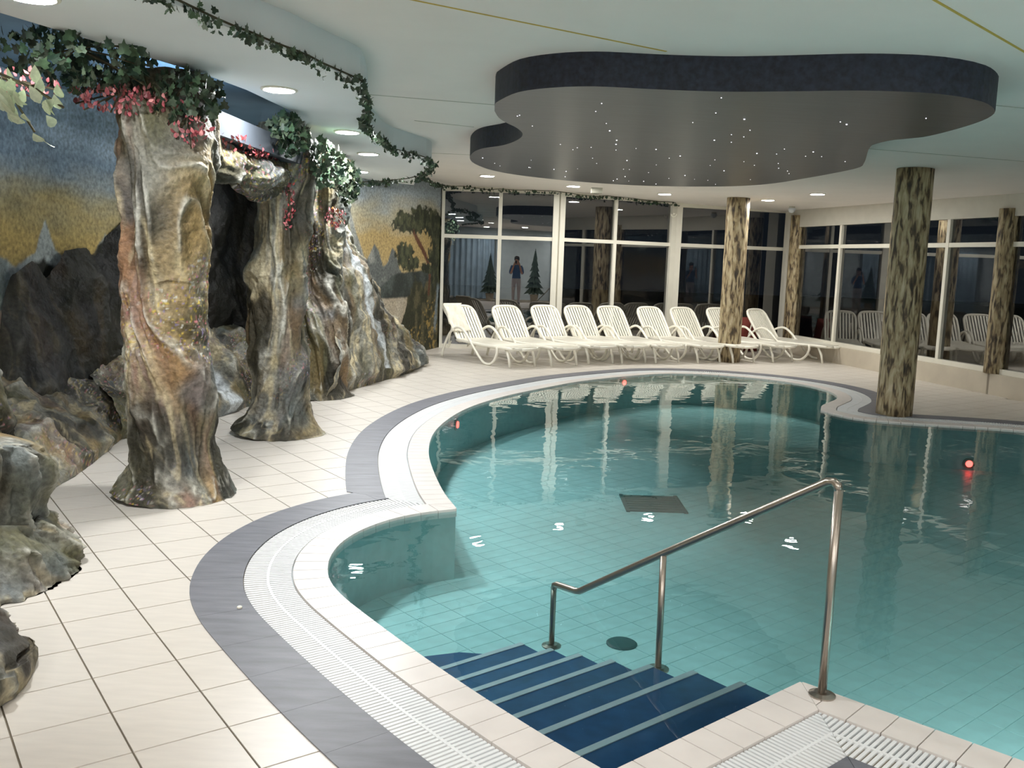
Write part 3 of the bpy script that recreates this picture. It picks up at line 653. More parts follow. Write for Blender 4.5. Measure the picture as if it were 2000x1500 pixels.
# ---- mural wall: a sky, peaks, lake and pine painted on plaster
MW = np.array([(-3.3,1.0),(-3.9,3.0),(-3.95,5),(-3.95,8),(-3.6,10),(-2.7,12.5),(-1.9,14.4),(-1.34,16.6)])
mc = np.concatenate([[0], np.cumsum(np.hypot(*np.diff(MW,axis=0).T))])
nu, nv = 720, 190
su = np.linspace(0,mc[-1],nu); zv = np.linspace(-.01,2.93,nv)
S, Zm = [a.ravel() for a in np.meshgrid(su, zv, indexing='ij')]
Pm = np.stack([np.interp(S,mc,MW[:,0]), np.interp(S,mc,MW[:,1]), Zm],1)
Pm[:,2] = np.minimum(Pm[:,2], zc(Pm[:,0]))
def mural():
    s = np.where(S > 13.84, 13.84+(S-13.84)*1.57/2.27, S); z = np.where(S > 13.84, 1.6+(Zm-1.6)/(1+.02*(S-13.84)), Zm); n1 = fbm(np.stack([s*1.4,z*4,s*0],1),4,3); n2 = fbm(np.stack([s*6,z*6,s*0],1),4,9); jit = (fbm(np.stack([s*9,z*9,s*0],1),4,11)-.5)
    zz = z+(n1-.5)*.5
    col = np.tile(rgb(205,196,170),(len(s),1))
    col = mix(col, rgb(186,156,74), sstep(.9,1.45,zz)); col = mix(col, rgb(140,134,96), sstep(1.65,2.05,zz)*.7); col = mix(col, rgb(122,146,164), sstep(1.85,2.5,zz)); col = mix(col, rgb(184,208,226), sstep(2.4,2.8,zz))
    # the part nearest the windows is paler
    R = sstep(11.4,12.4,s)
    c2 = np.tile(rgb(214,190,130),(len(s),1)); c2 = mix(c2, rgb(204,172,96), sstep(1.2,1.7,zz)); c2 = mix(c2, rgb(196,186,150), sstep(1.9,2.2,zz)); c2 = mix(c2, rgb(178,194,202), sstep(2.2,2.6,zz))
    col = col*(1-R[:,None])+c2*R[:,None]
    def under(pts, rough=.03, off=0): 
        pts = np.array(pts); return np.interp(s, pts[:,0], pts[:,1])+jit*rough*6+off
    def lay(mask, c, cvar=None, f=5.):
        nonlocal col
        n = fbm(np.stack([s*f,z*f*.6,s*0],1),4,int(f*7)); cc = mix(np.tile(c,(len(s),1)), cvar if cvar is not None else c*1.5, sstep(.4,.65,n)); col = col*(1-mask[:,None])+cc*mask[:,None]
    def below(top, soft=.02): return sstep(-soft,soft,top-z)
    rng = lambda a,b: ((s > a) & (s < b)).astype(float)
    # pale far peaks, left
    lay(below(under([(4,1.3),(5.2,1.6),(5.7,1.4),(6.17,1.5),(6.39,1.42),(6.7,1.55),(6.87,1.8),(7.02,1.58),(7.26,1.38),(7.47,1.42),(7.75,1.72),(8.1,1.5),(8.6,1.6),(9,1.2)],.012))*rng(3,9.2), rgb(122,134,132), rgb(164,172,168))
    # green-grey foot of the peaks and pink shore
    lay(below(under([(4,.9),(6.15,1.22),(6.6,1.15),(7,1.2),(9,1.1)]))*rng(3,9.2), rgb(92,112,108), rgb(128,140,132))
    lay(below(under([(4,.7),(6.15,1.10),(6.5,.95),(7,.5),(9,.5)]))*rng(3,9.2), rgb(170,140,120), rgb(196,170,148))
    # dark mountains
    lay(below(under([(5,.6),(6.3,.86),(6.38,1.15),(6.45,1.28),(6.62,1.43),(6.83,1.5),(7.04,1.4),(7.25,1.35),(7.44,1.45),(7.75,1.69),(7.99,1.62),(8.4,1.5),(8.8,1.9),(9.2,2.2)],.012))*sstep(6.27,6.33,s+jit*.1)*rng(6,9.3), rgb(38,40,30), rgb(74,66,48), 7)
    # cave darkness
    lay(sstep(8.9,9.1,s+jit*.3)*sstep(11.3,11.0,s+jit*.3)*below(under([(8.5,2.3),(9.4,2.5),(10.3,2.6),(11.5,2.5)])), rgb(20,19,15), rgb(34,32,26), 4)
    cz = sstep(.16,.02,np.abs(s-9.85+.1*np.sin(z*5)+jit*.4))*sstep(.6,.9,z)*sstep(2.2,2.0,z); col = mix(col, rgb(110,120,124), cz*.5)
    # tall grey rocks and far peaks, right
    lay(below(under([(11.2,2.2),(11.9,2.0),(12.11,2.13),(12.35,2.34),(12.6,2.24),(12.75,1.95),(12.89,1.74),(13.04,1.5),(13.14,1.62),(13.27,1.78),(13.4,1.66),(13.52,1.45),(13.66,1.5),(13.78,1.74),(13.9,1.66),(14.0,1.42),(14.18,1.27),(14.4,1.3)],.008))*sstep(11.1,11.3,s)*sstep(14.45,14.3,s), rgb(112,118,114), rgb(166,168,158), 6)
    # lake and dark shore
    lay(below(under([(13.2,1.0),(13.48,1.14),(13.75,1.28),(13.94,1.34),(14.6,1.38),(15.5,1.4)],.006))*rng(13.3,15.6), rgb(58,66,60), rgb(86,96,90), 4)
    lay(below(np.full(len(s),.95)+jit*.02)*rng(12.5,15.6), rgb(206,190,160), rgb(222,208,180), 4)
    # bush and rocky foot under the pine
    lay(below(under([(13.9,.1),(14.1,.5),(14.3,1.0),(14.5,1.3),(14.8,1.15),(15.5,1.25)],.05))*rng(13.8,15.6), rgb(66,68,44), rgb(112,106,70), 9)
    fl = sstep(.62,.72,noise(np.stack([s*26,z*26,s*0],1),5))*sstep(.45,.6,fbm(np.stack([s*3,z*3,s*0],1),2,8))*below(under([(13.9,.1),(14.2,.7),(15.5,1.0)]))*rng(14.0,15.3); col = mix(col, rgb(206,170,70), fl*.8)
    lay(below(under([(12.4,.2),(13.0,.9),(13.4,.75),(13.9,.5),(14.2,.1)],.03))*rng(11.5,14.3), rgb(116,114,100), rgb(150,148,134), 7)
    # pine
    jj = (fbm(np.stack([s*16,z*16,s*0],1),3,21)-.5)
    def blob(cs_, cz_, rs, rz_, c=rgb(54,60,40)):
        m = sstep(1.12,.9,np.hypot((s-cs_)/rs,(z-cz_)/rz_)+jj*1.2); lay(m, c, rgb(92,96,62), 14)
    tr = np.array([(14.42,2.02),(14.52,1.9),(14.66,1.79),(14.82,1.65),(14.93,1.5),(15.0,1.3),(14.97,1.0)])
    d = np.min(np.stack([np.hypot(s-(a[0]+(b[0]-a[0])*t),z-(a[1]+(b[1]-a[1])*t)) for a,b in zip(tr,tr[1:]) for t in np.linspace(0,1,8)]),0)
    col = mix(col, rgb(120,74,46), sstep(.055,.03,d+jit*.05))
    for a in ((14.45,2.16,.55,.17),(14.15,2.10,.38,.11),(14.65,2.30,.42,.13),(15.1,2.18,.35,.22),(15.25,1.95,.25,.25),(14.15,1.62,.26,.19),(14.4,1.5,.22,.12),(15.2,1.62,.3,.25),(15.3,1.35,.28,.2),(14.95,1.42,.2,.1)): blob(*a)
    wf = sstep(.07,.03,np.abs(s-15.3+.12*(1.1-z)+jit*.1))*sstep(.3,.45,z)*sstep(1.2,1.1,z); col = mix(col, rgb(150,170,180), wf*.8)
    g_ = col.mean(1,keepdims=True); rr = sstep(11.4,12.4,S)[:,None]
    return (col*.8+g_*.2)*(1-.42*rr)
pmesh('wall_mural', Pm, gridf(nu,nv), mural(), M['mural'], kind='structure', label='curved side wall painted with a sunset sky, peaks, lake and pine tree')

# ---- artificial rock
CZ = [0,.03,.07,.12,.19,.30,.5,.8,1.1,1.4,1.7,2.0,2.25,2.45,2.66]
def col_path(x, y, lean=(0,0)):
    return [(x+lean[0]*z/2.66+.03*math.sin(z*3.4), y+lean[1]*z/2.66+.03*math.cos(z*4.7), z) for z in CZ]
rock_tube('rock_pillar', col_path(-2.20,5.90,(-.03,0)), [.40,.39,.36,.32,.285,.262,.25,.245,.245,.245,.25,.255,.27,.28,.24], 11, amp=.062, warm=.75, twist=.7, label='nearest painted artificial rock pillar with flaring foot', cat='rock pillar', n_t=260, n_z=360)
rock_tube('rock_pillar', col_path(-2.08,8.08), [.42,.41,.37,.32,.28,.25,.235,.23,.23,.235,.24,.24,.245,.25,.25], 23, amp=.07, warm=.45, twist=-.6, label='middle painted artificial rock pillar with flaring foot', cat='rock pillar', n_t=240, n_z=320)
rock_tube('rock_pillar', col_path(-2.25,10.35,(.10,.1)), [.46,.44,.40,.37,.34,.32,.30,.28,.26,.25,.24,.24,.24,.24,.24], 37, amp=.08, warm=.35, twist=.9, label='farthest rock pillar merging into the waterfall ridge', cat='rock pillar', n_t=200, n_z=260)
def falls(lines, width, c=rgb(214,220,222)):
    def f(P, col, u, v):
        for pts in lines:
            pts = np.array(pts); uc = np.interp(v, pts[:,1], pts[:,0]); m = sstep(width,width*.35,np.abs(u-uc+(fbm(P*5,3,4)-.5)*width*1.2))*((v > pts[0,1]) & (v < pts[-1,1]))
            m = m*(.45+.55*sstep(.35,.6,fbm(P*np.array([14,14,3]),3,6))); col = mix(col, c, m*.9)
        return col
    return f
rock_bank('rock_ridge', [(-2.05,10.05),(-1.98,10.7),(-1.82,11.3),(-1.66,11.8),(-1.54,12.3),(-1.42,12.9),(-1.38,13.55),(-1.55,14.0)],
          [(-2.95,11.2),(-2.75,11.8),(-2.5,12.3),(-2.35,12.8),(-2.15,13.3),(-1.98,13.8),(-1.85,14.1),(-1.75,14.4)], [2.75,2.6,2.25,1.8,1.25,.8,.42,.1], 51, amp=.13, warm=.3, prof=1.9, folds=2.4,
          label='grey folded rock ridge with a painted waterfall beside the mural', cat='rock', extra=falls([[(.36,.25),(.30,.5),(.20,.8),(.13,1.0)],[(.46,.05),(.42,.35)]], .035), nu=260, nv=190)
rock_bank('rock_cascade', [(-3.30,7.55),(-3.1,8.0),(-2.87,8.38),(-2.80,9.0),(-2.74,9.42),(-2.5,9.7),(-2.3,9.9)], [(-3.95,8.3),(-3.9,8.8),(-3.8,9.3),(-3.6,9.8),(-3.5,10.2),(-3.3,10.7),(-3.1,11.0)],
          [.85,.85,.95,1.0,.95,.9,.9], 64, amp=.13, warm=.3, prof=1.1, label='low rock cascade with painted white water under the dark cave', cat='rock', extra=falls([[(.52,0),(.46,.3),(.42,.55),(.34,.8),(.40,1.0)],[(.40,.25),(.36,.6)]], .05), nu=220, nv=150)
rock_bank('rock_bank', [(-2.95,5.05),(-3.02,5.5),(-3.01,5.86),(-3.06,6.45),(-3.18,7.1),(-3.27,7.55),(-3.3,7.9)], [(-3.9,5.4),(-3.92,5.9),(-3.93,6.3),(-3.93,6.9),(-3.92,7.5),(-3.9,8.0),(-3.9,8.4)],
          [.50,.52,.55,.58,.6,.62,.65], 77, amp=.11, warm=.5, prof=1.0, dark=.15, label='low mossy rock bank along the mural behind the nearest rock pillar', cat='rock', nu=200, nv=120)
rock_bank('rock_mountain', [(-3.66,6.95),(-3.64,7.2),(-3.62,7.5),(-3.62,7.8),(-3.6,8.1),(-3.58,8.5),(-3.5,8.9),(-3.4,9.3)], [(-3.93,6.9),(-3.93,7.15),(-3.93,7.4),(-3.93,7.7),(-3.92,8.0),(-3.86,8.5),(-3.78,9.0),(-3.7,9.4)],
          [.7,1.35,1.45,1.32,1.55,1.6,1.9,2.2], 83, amp=.07, warm=.5, dark=.82, flecks=0, prof=1.2, folds=3.5, label='dark craggy mountain relief on the mural', cat='rock', nu=180, nv=140)
rock_bank('cave_wall', [(-3.5,9.0),(-3.4,9.6),(-3.2,10.2),(-2.9,10.6),(-2.5,10.9)], [(-3.75,9.2),(-3.55,10.0),(-3.3,10.7),(-3.0,11.3),(-2.7,11.6)], [2.6]*5, 91, amp=.10, warm=.2, dark=.93, flecks=0, prof=1., label='dark cave wall behind the cascade', cat='rock', nu=140, nv=120)
# arch of rock under the beam, beam, its lamp
rock_tube('rock_arch', [(-2.16,5.95,2.28),(-2.10,6.5,2.20),(-2.04,7.1,2.16),(-2.03,7.6,2.19),(-2.03,8.05,2.27)], [.14,.12,.13,.13,.15], 97, amp=.07, n_t=110, n_z=160, warm=.4, label='lumpy rock arch joining the two nearer rock pillars', cat='rock')
mb = MB(); mb.prism([(-1.97,5.82),(-1.83,8.05),(-2.0,8.1),(-2.14,5.85)], 2.345, 2.50); mb.obj('trim_3', M['beam'], None, kind='structure', label='grey beam lying across the rock pillars')
t = thing('spot_lamp', 'small cool spotlight hidden on the beam between the rock pillars', 'spotlight', (-2.42,6.7,2.40))
MB().lathe([(.05,0),(.055,.03),(.045,.035)], 18).obj('housing', M['frame'], t)
MB().add([(.042*math.cos(a), .042*math.sin(a), .037) for a in [2*math.pi*j/16 for j in range(16)]], [tuple(range(16))]).obj('lens', M['lampcool'], t)
# foreground boulders, bottom left
rock_tube('boulder', [(-2.78,4.28,0),(-2.76,4.28,.06),(-2.74,4.28,.18),(-2.72,4.30,.34),(-2.68,4.32,.46),(-2.66,4.34,.56),(-2.66,4.36,.64),(-2.66,4.36,.68)], [.66,.65,.58,.42,.40,.42,.33,.03], 103, amp=.085, n_t=200, n_z=150, warm=.7, closed_top=True, label='painted boulder with yellow lichen at the left edge', cat='rock')
rock_tube('boulder', [(-2.35,3.05,0),(-2.35,3.06,.12),(-2.34,3.08,.26),(-2.34,3.1,.36),(-2.34,3.1,.42)], [.61,.60,.48,.32,.03], 111, amp=.07, n_t=180, n_z=110, warm=.6, closed_top=True, label='low painted boulder in the bottom left corner', cat='rock')
rock_tube('boulder', [(-3.35,5.3,0),(-3.35,5.3,.3),(-3.35,5.3,.7),(-3.38,5.3,1.0),(-3.4,5.3,1.12)], [.5,.42,.34,.24,.03], 117, amp=.09, n_t=150, n_z=110, warm=.6, dark=.2, closed_top=True, label='tall dark boulder at the left edge behind the lichen boulder', cat='rock')

# ------------------------------------------------------------------ foliage
def leaf_shape(kind):
    if kind == 'ivy':
        o = [(0,0),(.32,-.12),(.50,.18),(.30,.38),(.38,.62),(.14,.66),(0,1.0),(-.14,.66),(-.38,.62),(-.30,.38),(-.50,.18),(-.32,-.12)]
        return np.array([(x,y,.10*abs(x)-.12*y*y) for x,y in o]), [tuple(range(12))]
    o = [(0,0),(.22,.2),(.30,.45),(.20,.75),(0,1.05),(-.20,.75),(-.30,.45),(-.22,.2)]
    return np.array([(x,y,.18*abs(x)-.15*y*y) for x,y in o]), [tuple(range(8))]
def rotm(rng, down=.5):
    a = rng.uniform(0,2*math.pi); b = rng.normal(0,.7); c = math.pi/2+rng.normal(down,.5)
    return np.array((Matrix.Rotation(a,3,'Z') @ Matrix.Rotation(c,3,'X') @ Matrix.Rotation(b,3,'Y')))
def scatter(name, pts, shape, size, cols, seed, parent=None, down=.6, **k):
    rng = np.random.RandomState(seed); sh, fc = leaf_shape(shape); n = len(sh); V = []; Cc = []
    for p in pts:
        V.append((sh*size*rng.uniform(.6,1.3))@rotm(rng,down).T+p); c = cols[rng.randint(len(cols))]*rng.uniform(.7,1.3); Cc.append(np.tile(c,(n,1)))
    V = np.vstack(V); F = np.arange(len(V)).reshape(-1,n)
    o = pmesh(name, V, F, np.vstack(Cc), M['leafcol'], parent, **k)
    o.data.polygons.foreach_set('use_smooth', np.zeros(len(o.data.polygons),bool)); return o
GREEN = [rgb(52,74,54),rgb(40,60,46),rgb(70,92,66),rgb(58,66,52),rgb(84,98,78)]
PINK = [rgb(196,112,116),rgb(170,84,92),rgb(208,140,138),rgb(150,80,84)]
RED = [rgb(190,70,70),rgb(206,96,90),rgb(160,60,66)]
def vine(path, per_m, spread, size, seed, label, name='ivy_garland', cols=GREEN, droop=.04, group=None):
    rng = np.random.RandomState(seed); p = spline(path,.04) ; p = p+np.stack([(fbm(np.stack([np.arange(len(p))*.09,np.full(len(p),k*5.),np.zeros(len(p))],1),2,seed)-.5)*.06 for k in range(3)],1)
    t = thing(name, label, 'vine', tuple(p[0]), 0, group); q = p-p[0]
    MB().tube([tuple(x) for x in q[::3]], .006, 6).obj('stem', M['stem'], t)
    ln = np.linalg.norm(np.diff(p,axis=0),axis=1).sum(); n = int(per_m*ln); idx = rng.randint(0,len(q),n)
    clump = .4+1.2*fbm(np.stack([idx*.12,np.zeros(n),np.zeros(n)],1),2,seed+3)
    pts = q[idx]+rng.normal(0,spread,(n,3))*clump[:,None]*np.array([1,1,.8])-np.array([0,0,droop])
    scatter('leaves', pts, 'ivy', size, cols, seed+1, t, kind='stuff')
    return t
v3 = [(p[0]+.01, p[1], zc(p[0])-.19) for p in spline(VINE[1:],.4)]
vine(v3, 85, .022, .042, 201, 'long ivy garland following the curved edge of the lowered soffit')
wl = [(-1.38,12.73,2.69),(-1.34,14.2,2.76),(-1.25,15.9,2.82),(-.6,16.40,2.83),(.7,16.38,2.805),(1.7,16.9,2.785),(2.75,17.42,2.76),(3.0,17.5,2.75)]
vine(wl, 60, .016, .045, 207, 'thin ivy garland along the top of the far windows')
vine([(-1.38,12.7,2.66),(-1.6,12.2,2.58),(-1.85,11.7,2.52),(-2.1,11.4,2.45),(-2.3,11.1,2.5)], 60, .03, .05, 211, 'loose ivy strand hanging in front of the mural sky')
def bunch(c, r, n, kind, size, cols, seed, label, name, down=.6):
    rng = np.random.RandomState(seed); t = thing(name, label, 'plant', c)
    d = rng.normal(0,1,(n,3)); d /= np.linalg.norm(d,axis=1,keepdims=True); pts = d*np.array(r)*rng.uniform(.35,1,(n,1))**.6
    mb = MB()
    for k in range(7):
        e = pts[rng.randint(n)]; mb.tube([(0,0,r[2]*.5), tuple(e*.5+np.array([0,0,r[2]*.3])), tuple(e)], .005, 5)
    mb.obj('stems', M['stem'], t); scatter('leaves', pts, kind, size, cols, seed+1, t, down, kind='stuff')
bunch((-2.5,5.35,2.62),(.42,.55,.16),420,'ivy',.060,GREEN,221,'dark ivy mass over the nearest rock pillar, left part','ivy_bush')
bunch((-2.02,5.72,2.50),(.22,.3,.17),230,'ivy',.058,GREEN,223,'dark ivy bunch right of the nearest rock pillar top','ivy_bush')
bunch((-2.35,5.55,2.45),(.32,.16,.09),230,'oval',.036,PINK,225,'pink blossom spray across the nearest rock pillar top','blossom_spray')
bunch((-2.0,5.68,2.33),(.13,.12,.14),150,'oval',.034,PINK,227,'pink blossoms hanging down the right of the nearest pillar','blossom_spray')
bunch((-2.0,6.9,2.34),(.12,.85,.07),260,'oval',.036,PINK+RED,229,'red blossom strand along the beam between the rock pillars','blossom_spray')
bunch((-1.80,7.35,2.50),(.14,.35,.16),220,'ivy',.06,GREEN,231,'grey-green ivy bunch hanging over the beam middle','ivy_bush')
bunch((-1.75,8.3,2.38),(.2,.35,.22),300,'ivy',.06,GREEN,233,'ivy bunch beside the middle rock pillar top','ivy_bush')
bunch((-1.70,9.3,2.30),(.12,.3,.22),200,'ivy',.06,GREEN+[rgb(170,186,150)],235,'pale ivy cluster hanging by the farthest rock pillar','ivy_bush')
bunch((-1.93,7.86,2.02),(.05,.06,.25),120,'oval',.032,RED+PINK,237,'red blossom trail down the middle rock pillar','blossom_spray')
bunch((-1.95,10.0,1.98),(.12,.15,.12),90,'oval',.036,PINK+[rgb(210,150,90)],239,'orange pink blossoms on the farthest rock pillar','blossom_spray')
bunch((-2.75,4.9,2.42),(.38,.3,.08),150,'oval',.032,PINK,241,'pink blossom twig near the top left','blossom_spray')
# broad-leaf branch at the left edge: every leaf its own part
br = thing('leafy_branch', 'pale broad-leaf branch lit from above at the left edge', 'plant', (-2.07,3.92,2.27))
brn = [(-.25,0,.06),(-.1,0,.03),(.05,.02,-.03),(.16,.03,-.10)]
MB().tube(brn, .006, 6).obj('stem', M['stem'], br); MB().tube([(-.1,0,.03),(-.05,.05,-.08),(.02,.06,-.2)], .005, 6).obj('stem', M['stem'], br)
sh, fc = leaf_shape('oval'); sc = sh*.075; m_leaf = bpy.data.meshes.new('leaf'); m_leaf.from_pydata([tuple(v) for v in sc], [], fc)
a_ = m_leaf.color_attributes.new('paint','FLOAT_COLOR','POINT')
for i in range(8): a_.data[i].color = (*rgb(186,196,170),1)
m_leaf.materials.append(M['leafcol'])
rg = np.random.RandomState(251)
for k in range(48):
    b = rg.rand(); p = np.array(brn[0])*(1-b)+np.array(brn[3])*b+rg.normal(0,.035,3)+np.array([0,0,-.14*rg.rand()])
    link('leaf', m_leaf, br, tuple(p), (math.pi/2+.9+rg.normal(0,.35), rg.normal(0,.3), rg.uniform(-.9,.9)))

# ------------------------------------------------------------------ loungers
def arc_pts(pts, step=.04): return [tuple(p) for p in spline(pts, step)]
def make_lounger():
    r = thing('sun_lounger', 'x', 'sun lounger')
    for sd in (-1,1):
        y = .31*sd
        MB().tube(arc_pts([(-.40,y,.02),(-.33,y,.20),(-.20,y,.40),(-.06,y,.50),(.08,y,.52),(.22,y,.45),(.45,y,.24),(.66,y,.06),(.76,y,.022),(.88,y,.03),(.98,y,.11),(1.03,y,.22),(1.02,y,.30)]), .021, 8).obj('side_rail', M['plastic'], r, smooth=True)
        MB().tube([(1.16,y*.8,.29),(1.24,y*.8,.14),(1.27,y*.8,.0)], [.022,.02,.018], 8).obj('foot', M['plastic'], r, smooth=True)
    seat = MB()
    xs = np.linspace(-.02,1.40,16)
    zt = lambda x: .315-.02*max(0,(x-.9))**2*6+.012*math.cos(x*4)
    for sd in (-1,1): seat.tube([(x, .29*sd*(1 if x < 1.25 else 1-.5*(x-1.25)**2/.0225), zt(x)-.01) for x in xs], .024, 8)
    seat.tube([(1.40,.145,zt(1.4)-.01),(1.42,0,zt(1.4)-.01),(1.40,-.145,zt(1.4)-.01)], .024, 8)
    so = seat.obj('seat_frame', M['plastic'], r, smooth=True)
    sl = MB().box(-.034,.034,-.28,.28,-.007,.007).mesh('slat', M['plastic'])
    for k in range(17): x = .02+k*.081; link('slat', sl, so, (x,0,zt(x)+.006))
    th = math.radians(54); Lb = .66; f = lambda u, y, d=0: (-u*math.cos(th)+d*math.sin(th), y, .30+u*math.sin(th)+d*math.cos(th))
    ring = [(0,-.27),(.45,-.28),(.58,-.26),(.645,-.19),(.66,0),(.645,.19),(.58,.26),(.45,.28),(0,.27)]
    bk = MB().tube([f(u,y) for u,y in [tuple(p) for p in spline(ring,.05)]], .024, 8); bk.tube([f(0,-.27), f(0,.27)], .022, 8); bk.box(0,0,0,0,0,0) if False else None
    bo = bk.obj('backrest', M['plastic'], r, smooth=True)
    for k in range(9):
        y = -.224+k*.056; top = .64 if abs(y) < .18 else .60
        MB().bar(f(.0,y), f(top,y), .034, .012, (math.sin(th),0,math.cos(th))).obj('slat', M['plastic'], bo)
    for sd in (-1,1): MB().tube([f(.42,.2*sd,-.02),(-.38,.2*sd,.16),(-.30,.2*sd,.27)], .012, 6).obj('prop', M['plastic'], r)
    return r
proto = make_lounger(); first = True
LNG = [(-.40,13.97,-50),(.26,14.35,-54),(.88,14.85,-56),(1.45,15.15,-57),(2.03,15.35,-58),(2.77,15.6,-58),(3.40,15.8,-58),(4.15,16.1,-56),(5.02,16.25,-50)]
LAB = ['white slatted plastic lounger leftmost in the row, towel over its backrest','white slatted plastic lounger second from the mural','white slatted plastic lounger third from the mural','white slatted plastic lounger fourth from the mural','white slatted plastic lounger fifth from the mural, in the middle of the row','white slatted plastic lounger sixth from the mural','white slatted plastic lounger just left of the far bark pillar','white slatted plastic lounger mostly hidden behind the far bark pillar','white slatted plastic lounger at the right end of the row']
LO = []
for (x, y, a), lab in zip(LNG, LAB):
    o = proto if first else copy_tree(proto); first = False
    a = math.radians(a); ca, sa = math.cos(a), math.sin(a); vx, vy = .78, -.31      # lowest point of the rail nearer the camera
    o.location = (x-(vx*ca-vy*sa), y-(vx*sa+vy*ca), 0); o.rotation_euler = (0,0,a); o['label'] = lab; o['group'] = 'white loungers along the far windows'; LO.append(o)
# towel over the first backrest
th = math.radians(54); V = []; nu, nv = 26, 40
for i in range(nu):
    for j in range(nv):
        yy = -.30+.36*i/(nu-1); s_ = j/(nv-1)*.95; wob = .012*math.sin(i*.9)+.012*math.sin(j*.5+i*.3)
        if s_ < .52: u = .16+s_; d = .035+wob; p = (-u*math.cos(th)+d*math.sin(th), yy-.05*(1-s_), .30+u*math.sin(th)+d*math.cos(th))
        elif s_ < .62: t_ = (s_-.52)/.1*math.pi; u = .68+.03*math.sin(t_); d = .035*math.cos(t_); p = (-u*math.cos(th)+d*math.sin(th), yy, .30+u*math.sin(th)+d*math.cos(th))
        else: u = .68-(s_-.62); d = -.035-wob; p = (-u*math.cos(th)+d*math.sin(th), yy, .30+u*math.sin(th)+d*math.cos(th))
        V.append(p)
tw = MB().add(V, [tuple(q) for q in gridf(nu,nv)]).obj('towel', M['towel'], None, smooth=True, label='white towel draped over the backrest of the leftmost lounger', cat='towel')
tw.matrix_world = Matrix.Translation(LO[0].location) @ Matrix.Rotation(math.radians(LNG[0][2]),4,'Z')
sd = tw.modifiers.new('thick','SOLIDIFY'); sd.thickness = .008
# red cushion leaning at the window behind the row
cu = []; 
for i in range(14):
    for j in range(14):
        a, b = -1+2*i/13, -1+2*j/13; cu.append((a*(.2-.04*b), -.14*(1-a**4)*(1-b**4)-.005, .335+b*.33))
mbc = MB().add(cu, [tuple(q) for q in gridf(14,14)]); mbc.add([(x,-y,z) for x,y,z in cu], [tuple(q)[::-1] for q in gridf(14,14)])
mbc.obj('beanbag', M['red'], None, smooth=True, loc=(4.50,17.72,0), rot=(0,0,.3), label='red upright seat cushion by the window behind the loungers', cat='cushion')

# ------------------------------------------------------------------ small fixtures
t = thing('smoke_detector', 'small square grey detector box on the ceiling above the windows', 'detector', (1.28,15.35,zc(1.28)))
MB().prism([(-.09,-.07),(.09,-.07),(.09,.07),(-.09,.07)], -.085, 0).obj('body', M['joint'], t); MB().lathe([(.05,-.095),(.05,-.085)], 16).obj('sensor', M['joint'], t)
t = thing('security_camera', 'small grey dome camera under the ceiling in the window corner', 'camera', (4.95,16.9,zc(4.95)))
MB().lathe([(.05,-.03),(.05,0)], 18).obj('mount', M['joint'], t); MB().lathe([(.005,-.12),(.05,-.10),(.066,-.06),(.06,-.03)], 18).obj('dome', M['channel'], t, smooth=True)
t = thing('wall_hook', 'small white ring hook high on the thick white window post', 'hook', (2.93,17.54,2.56))
MB().tube([(.05*math.cos(a), -.01, .05*math.sin(a)) for a in [math.pi+ math.pi*k/10 for k in range(11)]], .012, 8).obj('ring', M['plastic'], t); MB().box(-.02,.02,-.012,.06,-.005,.02).obj('stud', M['plastic'], t)
t = thing('white_cap', 'tiny white cap lying on the slate border', 'cap', (-1.195,3.97,.006))
MB().lathe([(.012,0),(.012,.006),(.008,.009)], 14).obj('disc', M['plastic'], t)

# ------------------------------------------------------------------ the photographer, seen mirrored in the far windows
def person_mat():
    m, nt, b = new_mat('person_skin_and_clothes'); g = N(nt,'ShaderNodeNewGeometry'); sx = N(nt,'ShaderNodeSeparateXYZ'); tc = N(nt,'ShaderNodeTexCoord')
    L(nt, tc.outputs['Object'], sx.inputs[0])
    rp = N(nt,'ShaderNodeValToRGB'); rp.color_ramp.interpolation = 'CONSTANT'; e = rp.color_ramp.elements
    e[0].position = 0; e[0].color = srgb(60,60,64); e[1].position = .05; e[1].color = srgb(200,190,190)
    for p, c in ((.53,(70,104,150)), (.80,(196,150,126))): q = e.new(p); q.color = srgb(*c)
    dv = N(nt,'ShaderNodeMath', operation='DIVIDE'); dv.inputs[1].default_value = 1.8; L(nt, sx.outputs[2], dv.inputs[0]); L(nt, dv.outputs[0], rp.inputs[0])
    gt = N(nt,'ShaderNodeMath', operation='GREATER_THAN'); gt.inputs[1].default_value = .17; L(nt, sx.outputs[1], gt.inputs[0])
    g2 = N(nt,'ShaderNodeMath', operation='GREATER_THAN'); g2.inputs[1].default_value = 1.0; L(nt, sx.outputs[2], g2.inputs[0])
    mu = N(nt,'ShaderNodeMath', operation='MULTIPLY'); L(nt, gt.outputs[0], mu.inputs[0]); L(nt, g2.outputs[0], mu.inputs[1])
    mx = N(nt,'ShaderNodeMixRGB'); mx.inputs[2].default_value = srgb(196,150,126); L(nt, mu.outputs[0], mx.inputs[0]); L(nt, rp.outputs[0], mx.inputs[1])
    L(nt, mx.outputs[0], b.inputs['Base Color']); b.inputs['Roughness'].default_value = .7; return m
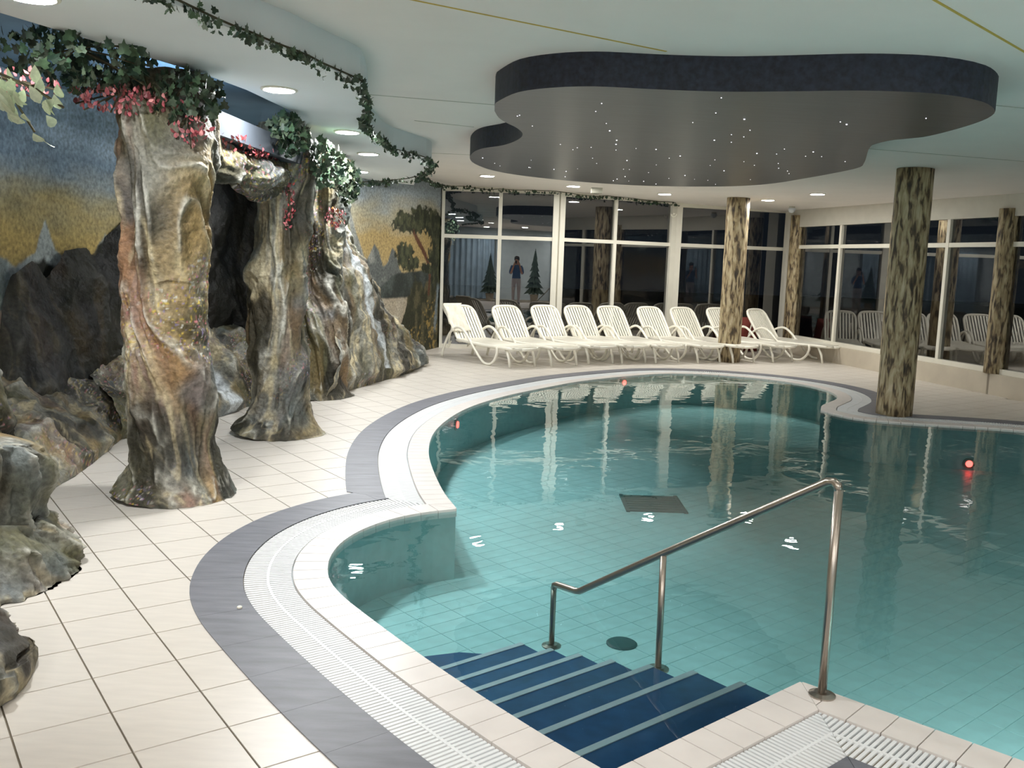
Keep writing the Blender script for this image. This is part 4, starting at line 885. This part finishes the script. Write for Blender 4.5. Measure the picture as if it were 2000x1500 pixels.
pt = thing('person', 'person in a blue top and light trousers holding up a phone, mirrored in the window', 'person', (.03,-.46,0))
V = [(0,0,.95),(0,.01,1.12),(0,0,1.30),(0,0,1.44),(0,.01,1.50),(0,.02,1.60),(0,.03,1.70)]; Rr = [.15,.135,.155,.09,.058,.092,.075]; E_ = [(0,1),(1,2),(2,3),(3,4),(4,5),(5,6)]
def chain(root, pts, rad):
    k = root
    for p, r in zip(pts, rad): V.append(p); Rr.append(r); E_.append((k, len(V)-1)); k = len(V)-1
    return k
for sd in (-1,1):
    h = chain(2, [(.17*sd,0,1.38),(.235*sd,.08,1.16),(.20*sd,.15,1.12),(.10*sd,.34,1.44),(.085*sd,.37,1.50)], [.07,.048,.042,.03,.034])
    for f in range(4): chain(h, [(.066*sd,.395,1.505+.02*f),(.048*sd,.412,1.51+.02*f)], [.0095,.008])
    chain(h, [(.072*sd,.372,1.545),(.056*sd,.385,1.57)], [.011,.009])
    chain(0, [(.09*sd,0,.86),(.10*sd,.02,.50),(.105*sd,-.01,.10),(.11*sd,.04,.045),(.115*sd,.15,.035)], [.10,.065,.045,.045,.035])
m = bpy.data.meshes.new('body'); m.from_pydata(V, E_, []); body = link('body', m, pt); m.materials.append(person_mat())
sk = body.modifiers.new('skin','SKIN'); sk.use_smooth_shade = True
for i, r in enumerate(Rr): m.skin_vertices[0].data[i].radius = (r, r*.8 if i < 4 else r)
m.skin_vertices[0].data[0].use_root = True
ss = body.modifiers.new('sub','SUBSURF'); ss.levels = 1; ss.render_levels = 2
MB().lathe([(.088,-.02),(.10,.03),(.096,.08),(.07,.125),(.02,.145)], 20, (0,.0,1.62)).obj('hair', plain('dark_hair', srgb(46,38,32), .6), pt, smooth=True)
hd = thing('phone', 'small dark phone held up by the person', 'phone', (0,-.042,1.545))
MB().box(-.032,.032,-.006,.006,-.055,.055).obj('case', M['black'], hd); MB().lathe([(.006,0),(.006,.004)], 12).obj('lens', M['steel'], hd, rot=(-math.pi/2,0,0), loc=(0,.006,.035))
